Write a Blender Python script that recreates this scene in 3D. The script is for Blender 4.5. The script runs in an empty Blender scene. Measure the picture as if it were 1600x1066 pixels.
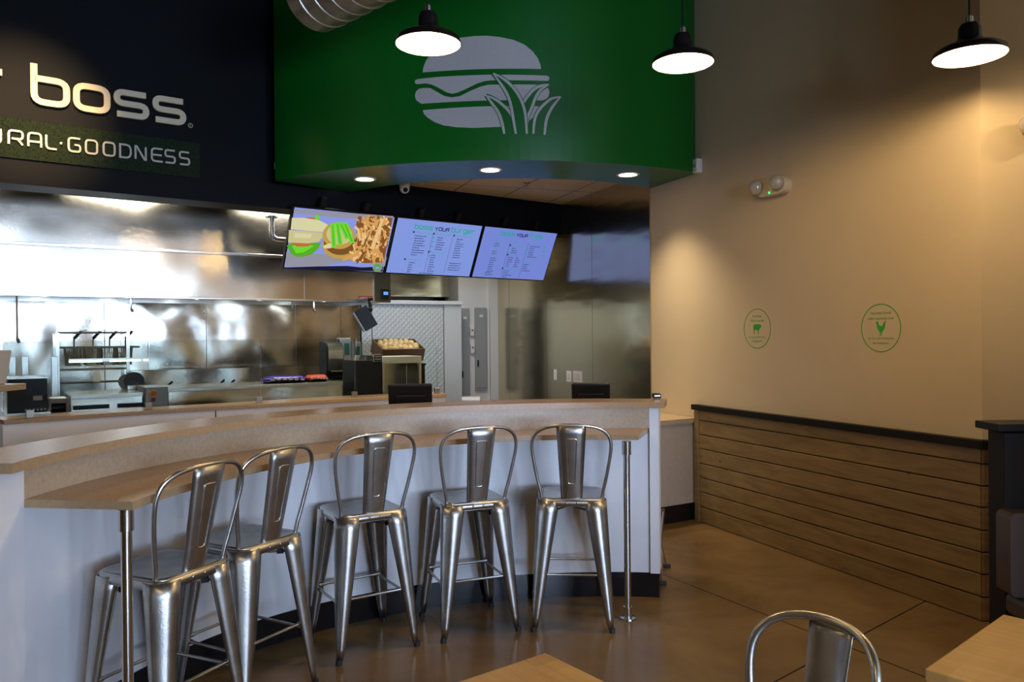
import bpy, bmesh, math, random
from mathutils import Vector, Matrix
PI = math.pi
random.seed(7)
S = bpy.context.scene
COL = S.collection

# ------------------------------------------------------------------ camera
FPX, PITCH, ROLL, EYE = 1220.0, .005, .009, 1.6
cp, sp, cr, sr = math.cos(PITCH), math.sin(PITCH), math.cos(ROLL), math.sin(ROLL)
FW, UP0, RT0 = Vector((0, cp, -sp)), Vector((0, sp, cp)), Vector((1, 0, 0))
CR, CU = RT0*cr - UP0*sr, UP0*cr + RT0*sr
CAM = Vector((0, 0, EYE))
cd = bpy.data.cameras.new('camera'); cam = bpy.data.objects.new('camera', cd); COL.objects.link(cam)
cd.sensor_width = 36; cd.lens = 36*FPX/1600; cd.clip_start = .05; cd.clip_end = 100
M = Matrix.Identity(4)
for i in range(3):
    M[i][0] = CR[i]; M[i][1] = CU[i]; M[i][2] = -FW[i]; M[i][3] = CAM[i]
cam.matrix_world = M
S.camera = cam
# ------------------------------------------------------------------ view, world
S.view_settings.view_transform = 'Standard'; S.view_settings.look = 'None'
S.view_settings.gamma = 1; S.view_settings.use_curve_mapping = False
S.view_settings.exposure = 0.0
S.cycles.max_bounces = 8; S.cycles.sample_clamp_indirect = 4.0
S.cycles.caustics_reflective = False; S.cycles.caustics_refractive = False
S.cycles.use_denoising = True
w = bpy.data.worlds.new('world'); S.world = w; w.use_nodes = True
w.node_tree.nodes['Background'].inputs[0].default_value = (.45, .62, 1, 1)
w.node_tree.nodes['Background'].inputs[1].default_value = .6

def lamp(name, kind, loc, power, color, **k):
    l = bpy.data.lights.new(name, kind); l.energy = power; l.color = color
    tgt = k.pop('target', None)
    for a, b in k.items(): setattr(l, a, b)
    o = bpy.data.objects.new(name, l); COL.objects.link(o); o.location = loc
    if tgt is not None:
        o.rotation_euler = (Vector(tgt) - Vector(loc)).to_track_quat('-Z', 'Y').to_euler()
    return o
WARM, NEUT, DAY = (1, .74, .42), (1, .93, .80), (.54, .70, 1)
# daylight through the storefront windows behind the camera
WINX = [(2.3, 4.1), (4.4, 6.2), (6.4, 8.0)]
BACKY = -4.6
for a, b in WINX:
    lamp('window_daylight', 'AREA', ((a+b)/2, BACKY-.25, 1.8), 430, DAY, shape='RECTANGLE', size=b-a, size_y=1.6,
         target=((a+b)/2, 0, 1.8))
    lamp('transom_daylight', 'AREA', ((a+b)/2, BACKY-.25, 4.45), 52, DAY, shape='RECTANGLE', size=b-a, size_y=3.6,
         target=((a+b)/2, 0, 4.45))
# added fill lights under the unseen kitchen ceiling, no fixtures
for x, y in [(-4.6, 6.2), (-3.3, 7.0), (-1.9, 8.0), (-.75, 9.2)]:
    lamp('kitchen_fill_light', 'AREA', (x, y, 3.1), 30, (1, .97, .90), shape='RECTANGLE', size=.55, size_y=1.1, target=(x, y, 0))
# hidden lens of sign spot on the dining ceiling
lamp('sign_spot_light', 'SPOT', (-2.2, 4.0, 4.0), 900, (1, .66, .30), spot_size=math.radians(32), spot_blend=1.0, shadow_soft_size=.05,
     target=(-3.72, 5.97, 3.33))

# ------------------------------------------------------------------ pixel helpers (work out real positions)
def ray(x, y): return CR*((x-800)/FPX) + FW - CU*((y-533)/FPX)
def at_z(x, y, z):
    d = ray(x, y); return CAM + d*((z-EYE)/d.z)
def at_y(x, y, Y):
    d = ray(x, y); return CAM + d*(Y/d.y)
def at_plane(x, y, p, n):
    d = ray(x, y); n = Vector(n); return CAM + d*((Vector(p)-CAM).dot(n)/d.dot(n))

# ------------------------------------------------------------------ materials
def mat(name, color, rough=.5, metal=0, emit=None, estr=0, spec=None, coat=0, trans=0, alpha=1):
    m = bpy.data.materials.new(name); m.use_nodes = True
    b = m.node_tree.nodes['Principled BSDF']
    b.inputs['Base Color'].default_value = (*color, 1); b.inputs['Roughness'].default_value = rough
    b.inputs['Metallic'].default_value = metal
    if emit: b.inputs['Emission Color'].default_value = (*emit, 1); b.inputs['Emission Strength'].default_value = estr
    if spec is not None: b.inputs['Specular IOR Level'].default_value = spec
    if coat: b.inputs['Coat Weight'].default_value = coat; b.inputs['Coat Roughness'].default_value = .08
    if trans: b.inputs['Transmission Weight'].default_value = trans; b.inputs['IOR'].default_value = 1.45
    return m
class G:
    """tiny node helper"""
    def __init__(s, m): s.t = m.node_tree; s.b = s.t.nodes['Principled BSDF']
    def n(s, typ, ins=None, **k):
        nd = s.t.nodes.new(typ)
        for a, b in k.items(): setattr(nd, a, b)
        for a, b in (ins or {}).items():
            if hasattr(b, 'bl_idname') or hasattr(b, 'is_output'): s.t.links.new(b, nd.inputs[a])
            else: nd.inputs[a].default_value = b
        return nd
    def noise(s, scale, detail=3, vec=None, rough=.5, dist=0):
        i = {'Scale': scale, 'Detail': detail, 'Roughness': rough, 'Distortion': dist}
        if vec: i['Vector'] = vec
        return s.n('ShaderNodeTexNoise', i).outputs['Fac']
    def obj(s, sc=(1, 1, 1), rot=(0, 0, 0)):
        tc = s.n('ShaderNodeTexCoord').outputs['Object']
        return s.n('ShaderNodeMapping', {'Vector': tc, 'Scale': sc, 'Rotation': rot}).outputs[0]
    def ramp(s, fac, stops):
        r = s.n('ShaderNodeValToRGB', {'Fac': fac}); e = r.color_ramp.elements
        while len(e) < len(stops): e.new(.5)
        for q, (p, c) in zip(e, stops): q.position = p; q.color = (*c, 1) if len(c) == 3 else c
        return r.outputs[0]
    def bump(s, h, strength=.2, dist=.01):
        s.t.links.new(s.n('ShaderNodeBump', {'Height': h, 'Strength': strength, 'Distance': dist}).outputs[0], s.b.inputs['Normal'])
    def set(s, name, o): s.t.links.new(o, s.b.inputs[name])
    def math(s, op, a, b=0.0, c=0.0):
        return s.n('ShaderNodeMath', {0: a, 1: b, 2: c}, operation=op).outputs[0]
def mul(c, k): return tuple(x*k for x in c)

def mottled(name, color, rough, amt=.12, scale=8, bump=.05, **k):
    m = mat(name, color, rough, **k); g = G(m); f = g.noise(scale, 5, g.obj())
    g.set('Base Color', g.ramp(f, [(.3, mul(color, 1-amt)), (.7, mul(color, 1+amt))]))
    if bump: g.bump(g.noise(scale*12, 2, g.obj()), bump, .004)
    return m
WALL = mottled('cream_paint', (.60, .50, .35), .6, .03, 2, .08)
GREEN = mottled('green_paint', (.002, .115, .009), .30, .04, 2, .05)
NAVY = mottled('black_navy_paint', (.0035, .004, .006), .6, .1, 2, .05, spec=.1)
DARKCEIL = mat('dark_ceiling', (.012, .012, .012), .9)
WHITE = mat('white_paint', (.7, .68, .64), .6)
LAM = mottled('white_laminate', (.76, .75, .75), .42, .04, 3, .03)
QUARTZ = mottled('tan_quartz', (.36, .24, .13), .27, .10, 60, 0)
QSPLASH = mottled('tan_quartz_splash', (.46, .35, .23), .3, .10, 60, 0)
BLACKTILE = mottled('black_base_tile', (.008, .008, .010), .12, .2, 3, 0)
BLACK = mat('black_plastic', (.006, .006, .006), .45, spec=.22)
BLACKM = mat('black_metal_shade', (.012, .009, .008), .25, .3)
RUBBER = mat('black_rubber', (.012, .012, .012), .7)
CHROME = mat('chrome', (.62, .60, .57), .16, 1)
CAPB = mottled('black_stained_wood', (.006, .005, .004), .5, .2, 10, .1, spec=.2)
GREYP = mat('grey_enamel', (.30, .32, .31), .45)
def steel(name, color, rough, wave, scale, strength, stretch=(1, 1, 1), fine=True):
    m = mat(name, color, rough, 1); g = G(m)
    v = g.obj(stretch)
    h = g.noise(scale, 1.5, v)
    if fine:
        f = g.noise(60, 2, g.obj((1, 1, 14)))
        h = g.math('ADD', h, g.math('MULTIPLY', f, .0025))
    g.bump(h, strength, wave)
    return m
STEEL = steel('kitchen_steel', (.52, .50, .43), .14, .12, 1.2, .9)
STEELW = steel('steel_wall_sheet', (.66, .58, .38), .17, .012, 1.5, .4, (1, 1, 4))
HOODM = steel('hood_steel', (.58, .52, .42), .16, .12, .9, .45)
STEEL2 = mat('plain_steel', (.52, .52, .48), .25, 1)
GALV = mottled('galvanized_stool_metal', (.47, .46, .43), .33, .20, 9, .12, metal=1)
DUCT = mottled('galvanized_duct', (.36, .35, .32), .38, .15, 6, .05, metal=1)
DIAM = mat('quilted_aluminium', (.50, .52, .50), .45, .4); _g = G(DIAM)
_v = _g.obj((1, 1, 1), (0, PI/4, 0)); _ck = _g.n('ShaderNodeTexVoronoi', {'Vector': _v, 'Scale': 20.0, 'Randomness': 0.0}, distance='CHEBYCHEV').outputs['Distance']
_g.bump(_ck, .6, .010)
# floor
FLOOR = mat('polished_concrete', (.1, .06, .03), .2, spec=.22); g = G(FLOOR)
v = g.obj(); base = g.ramp(g.noise(1.3, 6, v, .6, .4), [(.25, (.10, .062, .026)), (.5, (.165, .105, .045)), (.75, (.23, .152, .068))])
tc = g.n('ShaderNodeTexCoord').outputs['Object']; sx = g.n('ShaderNodeSeparateXYZ', {0: tc})
def joint(ang, px, py, period):
    a, b = math.cos(ang), math.sin(ang)
    d = g.math('ADD', g.math('MULTIPLY', sx.outputs[0], a), g.math('MULTIPLY', sx.outputs[1], b))
    f = g.math('FRACT', g.math('DIVIDE', g.math('SUBTRACT', d, px*a+py*b), period))
    f = g.math('MINIMUM', f, g.math('SUBTRACT', 1.0, f)); return g.math('LESS_THAN', g.math('MULTIPLY', f, period), .005)
jm = g.math('MAXIMUM', joint(math.radians(29.7), 1.19, 4.887, 3.6), joint(math.radians(130.3), 1.194, 3.588, 3.6))
mx = g.n('ShaderNodeMix', {0: jm, 6: base, 7: (.015, .01, .006, 1)}, data_type='RGBA'); g.set('Base Color', mx.outputs[2])
g.set('Roughness', g.math('MULTIPLY_ADD', g.noise(3, 4, v), .22, .10))
# woods
def wood(name, c1, c2, rough, axis_scale, scale=3, knots=False, stave=None, rot=(0, 0, 0)):
    m = mat(name, c1, rough); g = G(m); v = g.obj(axis_scale, rot)
    f = g.noise(scale, 6, v, .6, 1.2)
    c = g.ramp(f, [(.3, c1), (.7, c2)])
    if stave:
        br = g.n('ShaderNodeTexBrick', {'Vector': g.obj((1, 1, 1), rot), 'Scale': 1.0, 'Mortar Size': 0.0, 'Brick Width': stave[0], 'Row Height': stave[1],
             'Color1': (.84, .82, .78, 1), 'Color2': (1.12, 1.12, 1.12, 1), 'Mortar': (1, 1, 1, 1)})
        c = g.n('ShaderNodeMix', {0: 1.0, 6: c, 7: br.outputs[0]}, data_type='RGBA', blend_type='MULTIPLY').outputs[2]
    if knots:
        vo = g.n('ShaderNodeTexVoronoi', {'Vector': g.obj((1, 1, 1.4), rot), 'Scale': 2.6}).outputs['Distance']
        k = g.math('LESS_THAN', vo, .035)
        c = g.n('ShaderNodeMix', {0: k, 6: c, 7: (.05, .025, .01, 1)}, data_type='RGBA').outputs[2]
    g.set('Base Color', c); g.bump(f, .12, .003)
    return m
PLANK = wood('stained_pine', (.15, .095, .036), (.28, .19, .08), .42, (1, 1, 7), 2.2, True)
MAPLE = wood('maple_butcher_block', (.50, .28, .075), (.62, .37, .115), .32, (9, 1, 1), 2, False, (.45, .05))

# ------------------------------------------------------------------ mesh helpers
class MB:
    def __init__(s): s.v = []; s.f = []
    def add(s, vs, fs):
        o = len(s.v); s.v += [Vector(p) for p in vs]; s.f += [tuple(i+o for i in f) for f in fs]; return s
    def box(s, c, d, rz=0, rx=0, ry=0):
        R = Matrix.Rotation(rz, 3, 'Z') @ Matrix.Rotation(ry, 3, 'Y') @ Matrix.Rotation(rx, 3, 'X'); c = Vector(c)
        vs = [c + R @ Vector((x*d[0]/2, y*d[1]/2, z*d[2]/2)) for z in (-1, 1) for y in (-1, 1) for x in (-1, 1)]
        return s.add(vs, [(0, 2, 3, 1), (4, 5, 7, 6), (0, 1, 5, 4), (2, 6, 7, 3), (0, 4, 6, 2), (1, 3, 7, 5)])
    def rbox(s, c, d, r=.01, rz=0, rx=0):   # box with rounded vertical corners in its own xz-front outline
        R = Matrix.Rotation(rz, 3, 'Z') @ Matrix.Rotation(rx, 3, 'X'); c = Vector(c); pts = []
        for cx, cz, a0 in ((1, 1, 0), (-1, 1, 90), (-1, -1, 180), (1, -1, 270)):
            for k in range(5):
                a = math.radians(a0+k*22.5); pts.append(((d[0]/2-r)*cx + r*math.cos(a), (d[2]/2-r)*cz + r*math.sin(a)))
        n = len(pts); vs = [c + R @ Vector((p[0], y*d[1]/2, p[1])) for y in (-1, 1) for p in pts]
        return s.add(vs, [tuple(range(n)), tuple(range(2*n-1, n-1, -1))] + [(i, i+n, (i+1) % n+n, (i+1) % n) for i in range(n)])
    def prism(s, poly, z0, z1):
        n = len(poly); vs = [(p[0], p[1], z0) for p in poly]+[(p[0], p[1], z1) for p in poly]
        return s.add(vs, [tuple(range(n-1, -1, -1)), tuple(range(n, 2*n))]+[(i, (i+1) % n, (i+1) % n+n, i+n) for i in range(n)])
    def strip(s, A, B, z0, z1, closed_ends=True):   # solid between two polylines A (front) and B (back)
        n = len(A); vs = [(p[0], p[1], z) for z in (z0, z1) for L in (A, B) for p in L]; f = []
        for i in range(n-1):
            f += [(i, i+1, i+1+2*n, i+2*n), (n+i+1, n+i, 3*n+i, 3*n+i+1), (2*n+i, 2*n+i+1, 3*n+i+1, 3*n+i), (i+1, i, n+i, n+i+1)]
        f += [(0, 2*n, 3*n, n), (n-1, 2*n-1, 4*n-1, 3*n-1)]
        return s.add(vs, f)
    def tube(s, path, r, n=10, closed=False, caps=True):
        P = [Vector(p) for p in path]; m = len(P); rs = r if isinstance(r, (list, tuple)) else [r]*m
        t0 = (P[1]-P[0]).normalized(); up = Vector((0, 0, 1)) if abs(t0.z) < .9 else Vector((1, 0, 0))
        nrm = t0.cross(up).normalized(); vs = []
        for i in range(m):
            if closed: t = (P[(i+1) % m]-P[i-1]).normalized()
            else: t = (P[min(i+1, m-1)]-P[max(i-1, 0)]).normalized()
            nrm = (nrm - t*nrm.dot(t)).normalized(); b = t.cross(nrm)
            for k in range(n):
                a = 2*PI*k/n; vs.append(P[i]+(nrm*math.cos(a)+b*math.sin(a))*rs[i])
        f = []
        for i in range(m if closed else m-1):
            j = (i+1) % m
            f += [(i*n+k, i*n+(k+1) % n, j*n+(k+1) % n, j*n+k) for k in range(n)]
        if caps and not closed: f += [tuple(range(n-1, -1, -1)), tuple(range((m-1)*n, m*n))]
        return s.add(vs, f)
    def lathe(s, prof, c=(0, 0, 0), n=28, ax='Z'):
        c = Vector(c); vs = []
        for r, z in prof:
            for k in range(n):
                a = 2*PI*k/n; p = Vector((r*math.cos(a), r*math.sin(a), z))
                if ax == 'Y': p = Vector((p.x, p.z, p.y))
                if ax == 'X': p = Vector((p.z, p.x, p.y))
                vs.append(c+p)
        f = [(i*n+k, i*n+(k+1) % n, (i+1)*n+(k+1) % n, (i+1)*n+k) for i in range(len(prof)-1) for k in range(n)]
        return s.add(vs, f)
    def ellipsoid(s, c, r, n=12, m=7, jit=0):
        c = Vector(c); vs = [c+Vector((0, 0, r[2]))]; f = []
        for i in range(1, m):
            for k in range(n):
                a, b = 2*PI*k/n, PI*i/m; j = 1+random.uniform(-jit, jit)
                vs.append(c+Vector((r[0]*math.sin(b)*math.cos(a)*j, r[1]*math.sin(b)*math.sin(a)*j, r[2]*math.cos(b)*j)))
        vs.append(c-Vector((0, 0, r[2]))); L = len(vs)-1
        f += [(0, 1+k, 1+(k+1) % n) for k in range(n)]
        f += [(1+i*n+k, 1+(i+1)*n+k, 1+(i+1)*n+(k+1) % n, 1+i*n+(k+1) % n) for i in range(m-2) for k in range(n)]
        f += [(L, 1+(m-2)*n+(k+1) % n, 1+(m-2)*n+k) for k in range(n)]
        return s.add(vs, f)
    def map(s, fn): s.v = [Vector(fn(p)) for p in s.v]; return s
def obj(name, mb, m, parent=None, smooth=False, bevel=0, world=False, kind=None, label=None, solid=0):
    me = bpy.data.meshes.new(name); vs = mb.v
    if world and parent is not None:
        inv = parent.matrix_basis.inverted()
        if parent.parent is not None: inv = (parent.parent.matrix_basis @ parent.matrix_basis).inverted()
        vs = [inv @ v for v in vs]
    me.from_pydata([tuple(v) for v in vs], [], mb.f); me.update()
    bm = bmesh.new(); bm.from_mesh(me); bmesh.ops.recalc_face_normals(bm, faces=bm.faces); bm.to_mesh(me); bm.free()
    if m: me.materials.append(m)
    o = bpy.data.objects.new(name, me); COL.objects.link(o)
    if parent: o.parent = parent
    if smooth:
        for p in me.polygons: p.use_smooth = True
        if smooth != 'all':
            sm = o.modifiers.new('edge', 'EDGE_SPLIT'); sm.split_angle = math.radians(40)
    if bevel:
        b = o.modifiers.new('bevel', 'BEVEL'); b.width = bevel; b.segments = 2; b.limit_method = 'ANGLE'; b.angle_limit = math.radians(40)
    if solid:
        q = o.modifiers.new('thickness', 'SOLIDIFY'); q.thickness = solid; q.offset = 0
    if kind: o['kind'] = kind
    if label: o['label'] = label
    return o
def tag(o, label, cat, group=None):
    o['label'] = label; o['category'] = cat
    if group: o['group'] = group
    return o
def thing(name, label, cat, loc=(0, 0, 0), rz=0, group=None, basis=None):
    o = bpy.data.objects.new(name, None); COL.objects.link(o); o.empty_display_size = .1
    o.matrix_basis = basis if basis is not None else Matrix.Translation(Vector(loc)) @ Matrix.Rotation(rz, 4, 'Z')
    return tag(o, label, cat, group)
def struct(name, mb, m, parent=None, **k): return obj(name, mb, m, parent, kind='structure', **k)
def frame(o, xd, yd, zd):
    m = Matrix.Identity(4)
    for i in range(3): m[i][0] = xd[i]; m[i][1] = yd[i]; m[i][2] = zd[i]; m[i][3] = o[i]
    return m
def ribbon(pts, wd, closed=False):
    """flat stroke of width wd (number or list) -> (verts2d, quads)"""
    n = len(pts); P = [Vector(p) for p in pts]; W = wd if isinstance(wd, (list, tuple)) else [wd]*n; L = []
    for i in range(n):
        a = P[i]-P[i-1] if (i > 0 or closed) else P[1]-P[0]
        b = P[(i+1) % n]-P[i] if (i < n-1 or closed) else a
        if a.length < 1e-9: a = b
        if b.length < 1e-9: b = a
        a = a.normalized(); b = b.normalized(); na = Vector((-a.y, a.x)); nb = Vector((-b.y, b.x)); m = (na+nb)
        m = m.normalized() if m.length > 1e-6 else na; k = min(2, 1/max(.3, m.dot(na))); L.append((P[i]+m*W[i]*k/2, P[i]-m*W[i]*k/2))
    vs = [q for l in L for q in l]
    return vs, [(2*i, 2*i+1, (2*i+3) % (2*n), (2*i+2) % (2*n)) for i in range(n if closed else n-1)]
def ribbon_solid(mb, pts, wd, depth, closed=False, y0=0):
    """stroke in local xz, standing from y0 towards -y by depth"""
    vs, q = ribbon(pts, wd, closed); n = len(vs)
    V = [(p.x, y0-depth, p.y) for p in vs]+[(p.x, y0, p.y) for p in vs]; F = []
    for f in q: F += [f, tuple(i+n for i in reversed(f)), (f[0], f[3], f[3]+n, f[0]+n), (f[1], f[2], f[2]+n, f[1]+n)]
    if not closed: F += [(0, 1, 1+n, n), (n-2, n-1, 2*n-1, 2*n-2)]
    return mb.add(V, F)
def flat(mb, poly, y=0, depth=.001):
    n = len(poly); V = [(p[0], y-depth, p[1]) for p in poly]+[(p[0], y, p[1]) for p in poly]
    return mb.add(V, [tuple(range(n)), tuple(range(2*n-1, n-1, -1))]+[(i, (i+1) % n, (i+1) % n+n, i+n) for i in range(n)])
def rounded(pts, r, closed=False, k=5):
    P = [Vector(p) for p in pts]; n = len(P); out = []
    for i in range(n):
        if not closed and i in (0, n-1): out.append(P[i]); continue
        a, b = P[i-1]-P[i], P[(i+1) % n]-P[i]; rr = min(r, a.length*.49, b.length*.49)
        p0, p1 = P[i]+a.normalized()*rr, P[i]+b.normalized()*rr
        for j in range(k+1):
            t = j/k; out.append(p0*(1-t)**2+P[i]*2*t*(1-t)+p1*t*t)
    return out
H_ = .5
GL = {  # techno stroke letters: (width, [(points, closed)])
 'b': (1, [([(0, 1.62), (0, 0), (1, 0), (1, 1), (0, 1)], 0)]), 'o': (1, [([(0, 0), (1, 0), (1, 1), (0, 1)], 1)]),
 's': (1, [([(1, 1), (0, 1), (0, .5), (1, .5), (1, 0), (0, 0)], 0)]), 'u': (1, [([(0, 1), (0, 0), (1, 0), (1, 1)], 0)]),
 'r': (.8, [([(0, 0), (0, 1), (.8, 1)], 0)]), 'g': (1, [([(1, 0), (0, 0), (0, 1), (1, 1), (1, -.5), (0, -.5)], 0)]),
 'e': (1, [([(1, 0), (0, 0), (0, 1), (1, 1), (1, .5), (.1, .5)], 0)]), 'f': (.7, [([(.8, 1.55), (.25, 1.55), (.25, 0)], 0), ([(0, 1), (.7, 1)], 0)]),
 'i': (.2, [([(.1, 0), (.1, 1)], 0), ([(.1, 1.3), (.1, 1.5)], 0)]),
 'Y': (1, [([(0, 1), (.5, .45), (1, 1)], 0), ([(.5, .45), (.5, 0)], 0)]),
 'O': (1, [([(0, 0), (1, 0), (1, 1), (0, 1)], 1)]), 'U': (1, [([(0, 1), (0, 0), (1, 0), (1, 1)], 0)]),
 'R': (1, [([(0, 0), (0, 1), (1, 1), (1, .42), (.2, .42)], 0), ([(.62, .42), (1, 0)], 0)]),
 'A': (1, [([(0, 0), (0, 1), (1, 1), (1, 0)], 0), ([(0, .38), (1, .38)], 0)]), 'L': (.8, [([(0, 1), (0, 0), (.85, 0)], 0)]),
 'G': (1, [([(1, 1), (0, 1), (0, 0), (1, 0), (1, .5), (.5, .5)], 0)]), 'D': (1, [([(0, 0), (.6, 0), (.85, .08), (.98, .3), (.98, .7), (.85, .92), (.6, 1), (0, 1)], 1)]),
 'N': (1, [([(0, 0), (0, 1), (.12, 1), (.88, 0), (1, 0), (1, 1)], 0)]), 'E': (.9, [([(1, 1), (0, 1), (0, 0), (1, 0)], 0), ([(0, .5), (.9, .5)], 0)]),
 'S': (1, [([(1, 1), (0, 1), (0, .5), (1, .5), (1, 0), (0, 0)], 0)]), 'T': (.9, [([(0, 1), (.9, 1)], 0), ([(.45, 1), (.45, 0)], 0)]),
 'a': (1, [([(0, 1), (1, 1), (1, 0), (0, 0), (0, .5), (1, .5)], 0)]),
}
def glyph(mb, ch, x, z, sx, sz, stroke, depth, y0=0, r=.34):
    wd, L = GL[ch]
    for pts, cl in L:
        P = rounded([(p[0], p[1]) for p in pts], r, bool(cl)) if ch not in 'NY' else [Vector(p) for p in pts]
        ribbon_solid(mb, [(x+p.x*sx, z+p.y*sz) for p in P], stroke, depth, bool(cl), y0)
    return wd*sx
def word(mb, txt, x, z, sx, sz, gap, stroke, depth, y0=0):
    for ch in txt:
        if ch == ' ': x += sx*.7+gap; continue
        x += glyph(mb, ch, x, z, sx, sz, stroke, depth, y0)+gap
    return x
_tc = {}
def text(mb, s, x, z, size, y0=0, depth=.0006, align='CENTER', squash=1):
    if (s, align) not in _tc:
        c = bpy.data.curves.new('t', 'FONT'); c.body = s; c.align_x = align; c.size = 1; c.resolution_u = 2
        o = bpy.data.objects.new('t', c); COL.objects.link(o); dg = bpy.context.evaluated_depsgraph_get(); dg.update()
        me = bpy.data.meshes.new_from_object(o.evaluated_get(dg)); _tc[(s, align)] = ([v.co.copy() for v in me.vertices], [tuple(p.vertices) for p in me.polygons])
        bpy.data.objects.remove(o); bpy.data.meshes.remove(me); bpy.data.curves.remove(c)
    V, F = _tc[(s, align)]
    return mb.add([(x+v.x*size*squash, y0-depth, z+v.y*size) for v in V], F)

# ================================================================== SETTING
CB = Vector((.38, 2.68))
def lerp_tab(tab, x):
    tab = sorted(tab)
    if x <= tab[0][0]: return tab[0][1]
    for (a, p), (b, q) in zip(tab, tab[1:]):
        if x <= b:
            t = (x-a)/(b-a); return p+(q-p)*t
    return tab[-1][1]
def rarc(tab, a0, a1, n=60, off=0, c=CB):
    return [(c.x+(lerp_tab(tab, a)+off)*math.cos(math.radians(a)), c.y+(lerp_tab(tab, a)+off)*math.sin(math.radians(a)))
            for a in [a0+(a1-a0)*i/n for i in range(n+1)]]
RWC, RWD = Vector((2.614, 4.344)), Vector((-.387, .922))          # right wall corner, direction away
RWN = Vector((-.922, -.387))                                       # into the room
RWA = math.atan2(RWD.y, RWD.x)
P0, DWD = Vector((-3.84, 5.88)), Vector((.804, .594))              # dark sign wall
DWN = Vector((-.594, .804))                                        # away from the room
SCc, SR = Vector((-.12, 9.18)), 3.0                                # green curved wall
CEILK, SOFZ, HDZ, CEILD = 3.15, 3.0, 2.80, 6.6
def wallbox(mb, a, b, z0, z1, th, side):   # wall from a to b, thickness to side vector
    a, b, s_ = Vector(a), Vector(b), Vector(side)*th
    return mb.prism([a, b, b+s_, a+s_], z0, z1)

struct('floor', MB().box((.5, 4, -.05), (17, 20, .1)), FLOOR)
rw_far = RWC+RWD*9.2
struct('wall_right', wallbox(MB(), RWC, rw_far, 0, CEILD, .2, -RWN), WALL)
W2D = Vector((.995, -.10))
struct('wall_side', wallbox(MB(), RWC, RWC+W2D*6, 0, CEILD, .2, (.1, .995)), WALL)
struct('wall_east', wallbox(MB(), (8.2, 4.2), (8.2, BACKY), 0, CEILD, .2, (1, 0)), WALL)
struct('wall_left', wallbox(MB(), (-7, 3.54), (-7, BACKY), 0, CEILD, .2, (-1, 0)), WALL)
m = MB(); xs = [-7]+[q for ab in WINX for q in ab]+[8.2]
for i in range(0, len(xs), 2): m.box(((xs[i]+xs[i+1])/2, BACKY-.1, CEILD/2), (xs[i+1]-xs[i], .2, CEILD))
for a, b in WINX: m.box(((a+b)/2, BACKY-.1, .5), (b-a, .2, 1.0)); m.box(((a+b)/2, BACKY-.1, 6.45), (b-a, .2, .3))
struct('wall_front', m, WALL)
for i, (a, b) in enumerate(WINX):
    m = MB()
    for x in (a+.03, (a+b)/2, b-.03): m.box((x, BACKY, 3.65), (.06, .08, 5.3))
    for z in (1.03, 2.62, 4.5, 6.27): m.box(((a+b)/2, BACKY, z), (b-a, .08, .06))
    struct('window_%d' % (i+1), m, BLACKM)
m = MB(); t_l = -3.93                                               # sign wall, full height left of the green curve
a, b, c = P0+DWD*t_l, P0+DWD*2.12, P0+DWD*5.50
wallbox(m, a, b, HDZ, CEILD, .32, DWN); wallbox(m, b, c, HDZ, CEILK+.05, .32, DWN)
struct('wall_sign', m, NAVY)
struct('column', MB().box((3.3, 2.1, CEILD/2), (1.8, .4, CEILD)), WALL)  # unseen block added to keep window light off the side wall and booth
# service ceiling (tiled) behind the green curve and over the kitchen
ct = mottled('ceiling_tile', (.84, .72, .50), .8, .05, 30, .2)
g = G(ct); tcn = g.n('ShaderNodeSeparateXYZ', {0: g.obj((1, 1, 1), (0, 0, math.radians(-20)))})
def grid(ax, off): f = g.math('FRACT', g.math('ADD', g.math('DIVIDE', tcn.outputs[ax], .61), off)); return g.math('LESS_THAN', f, .028)
gm = g.math('MAXIMUM', grid(0, .3), grid(1, .55)); old = g.b.inputs['Base Color'].links[0].from_socket
g.set('Base Color', g.n('ShaderNodeMix', {0: gm, 6: old, 7: (.30, .27, .22, 1)}, data_type='RGBA').outputs[2])
sarc = [SCc+Vector((math.sin(q), -math.cos(q)))*(SR-.06) for q in [(-2.14/3+(1.90+2.14)/3*i/40) for i in range(41)]]
m = MB(); poly = [P0+DWD*-3.9+DWN*.1, P0+DWD*2.1+DWN*.1]+[tuple(p) for p in sarc]+[tuple(rw_far-RWN*.1), (-7, 12.9)]
struct('ceiling', m.prism(poly, CEILK, CEILK+.06), ct)
struct('ceiling', MB().box((.6, 1.9, CEILD+.05), (15.4, 13, .1)), DARKCEIL)
# green curved wall: face, soffit underside, back
q0, q1 = -2.136/3, 1.865/3
def sof(th, r): return (SCc.x+r*math.sin(th), SCc.y-r*math.cos(th))
F = [sof(q0+(q1-q0)*i/48, SR) for i in range(49)]
Bk = []
for i in range(49):
    th = q0+(q1-q0)*i/48; p = Vector(sof(th, SR)); c2 = Vector((-.05, 9.04)); dr = (c2-p).normalized()
    rr = (p-c2).length-2.15; tt = rr
    # stop at the sign wall on the left
    den = dr.dot(DWN); td = (P0-p).dot(DWN)/den if abs(den) > 1e-6 else 9
    if 0 <= td < tt: tt = td
    e = p+dr*tt
    over = (RWC-e).dot(RWN)
    Bk.append(tuple(e))
Bk[-1] = (1.341, 7.404); F[-1] = (1.601, 6.76)
m = MB(); m.strip(F, Bk, SOFZ, CEILK)
F2 = [sof(q0+(q1-q0)*i/48, SR-.12) for i in range(49)]; m.strip(F, F2, CEILK, CEILD)
struct('wall_green', m, GREEN)
# kitchen shell
struct('wall_kitchen_left', wallbox(MB(), (-7, 3.8), (-7, 12.8), 0, CEILK, .15, (-1, 0)), WHITE)
struct('wall_kitchen_back', wallbox(MB(), (-7, 9.4), rw_far+Vector((.2, .1)), 0, CEILK, .15, (-.37, .93)), WALL)
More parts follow.
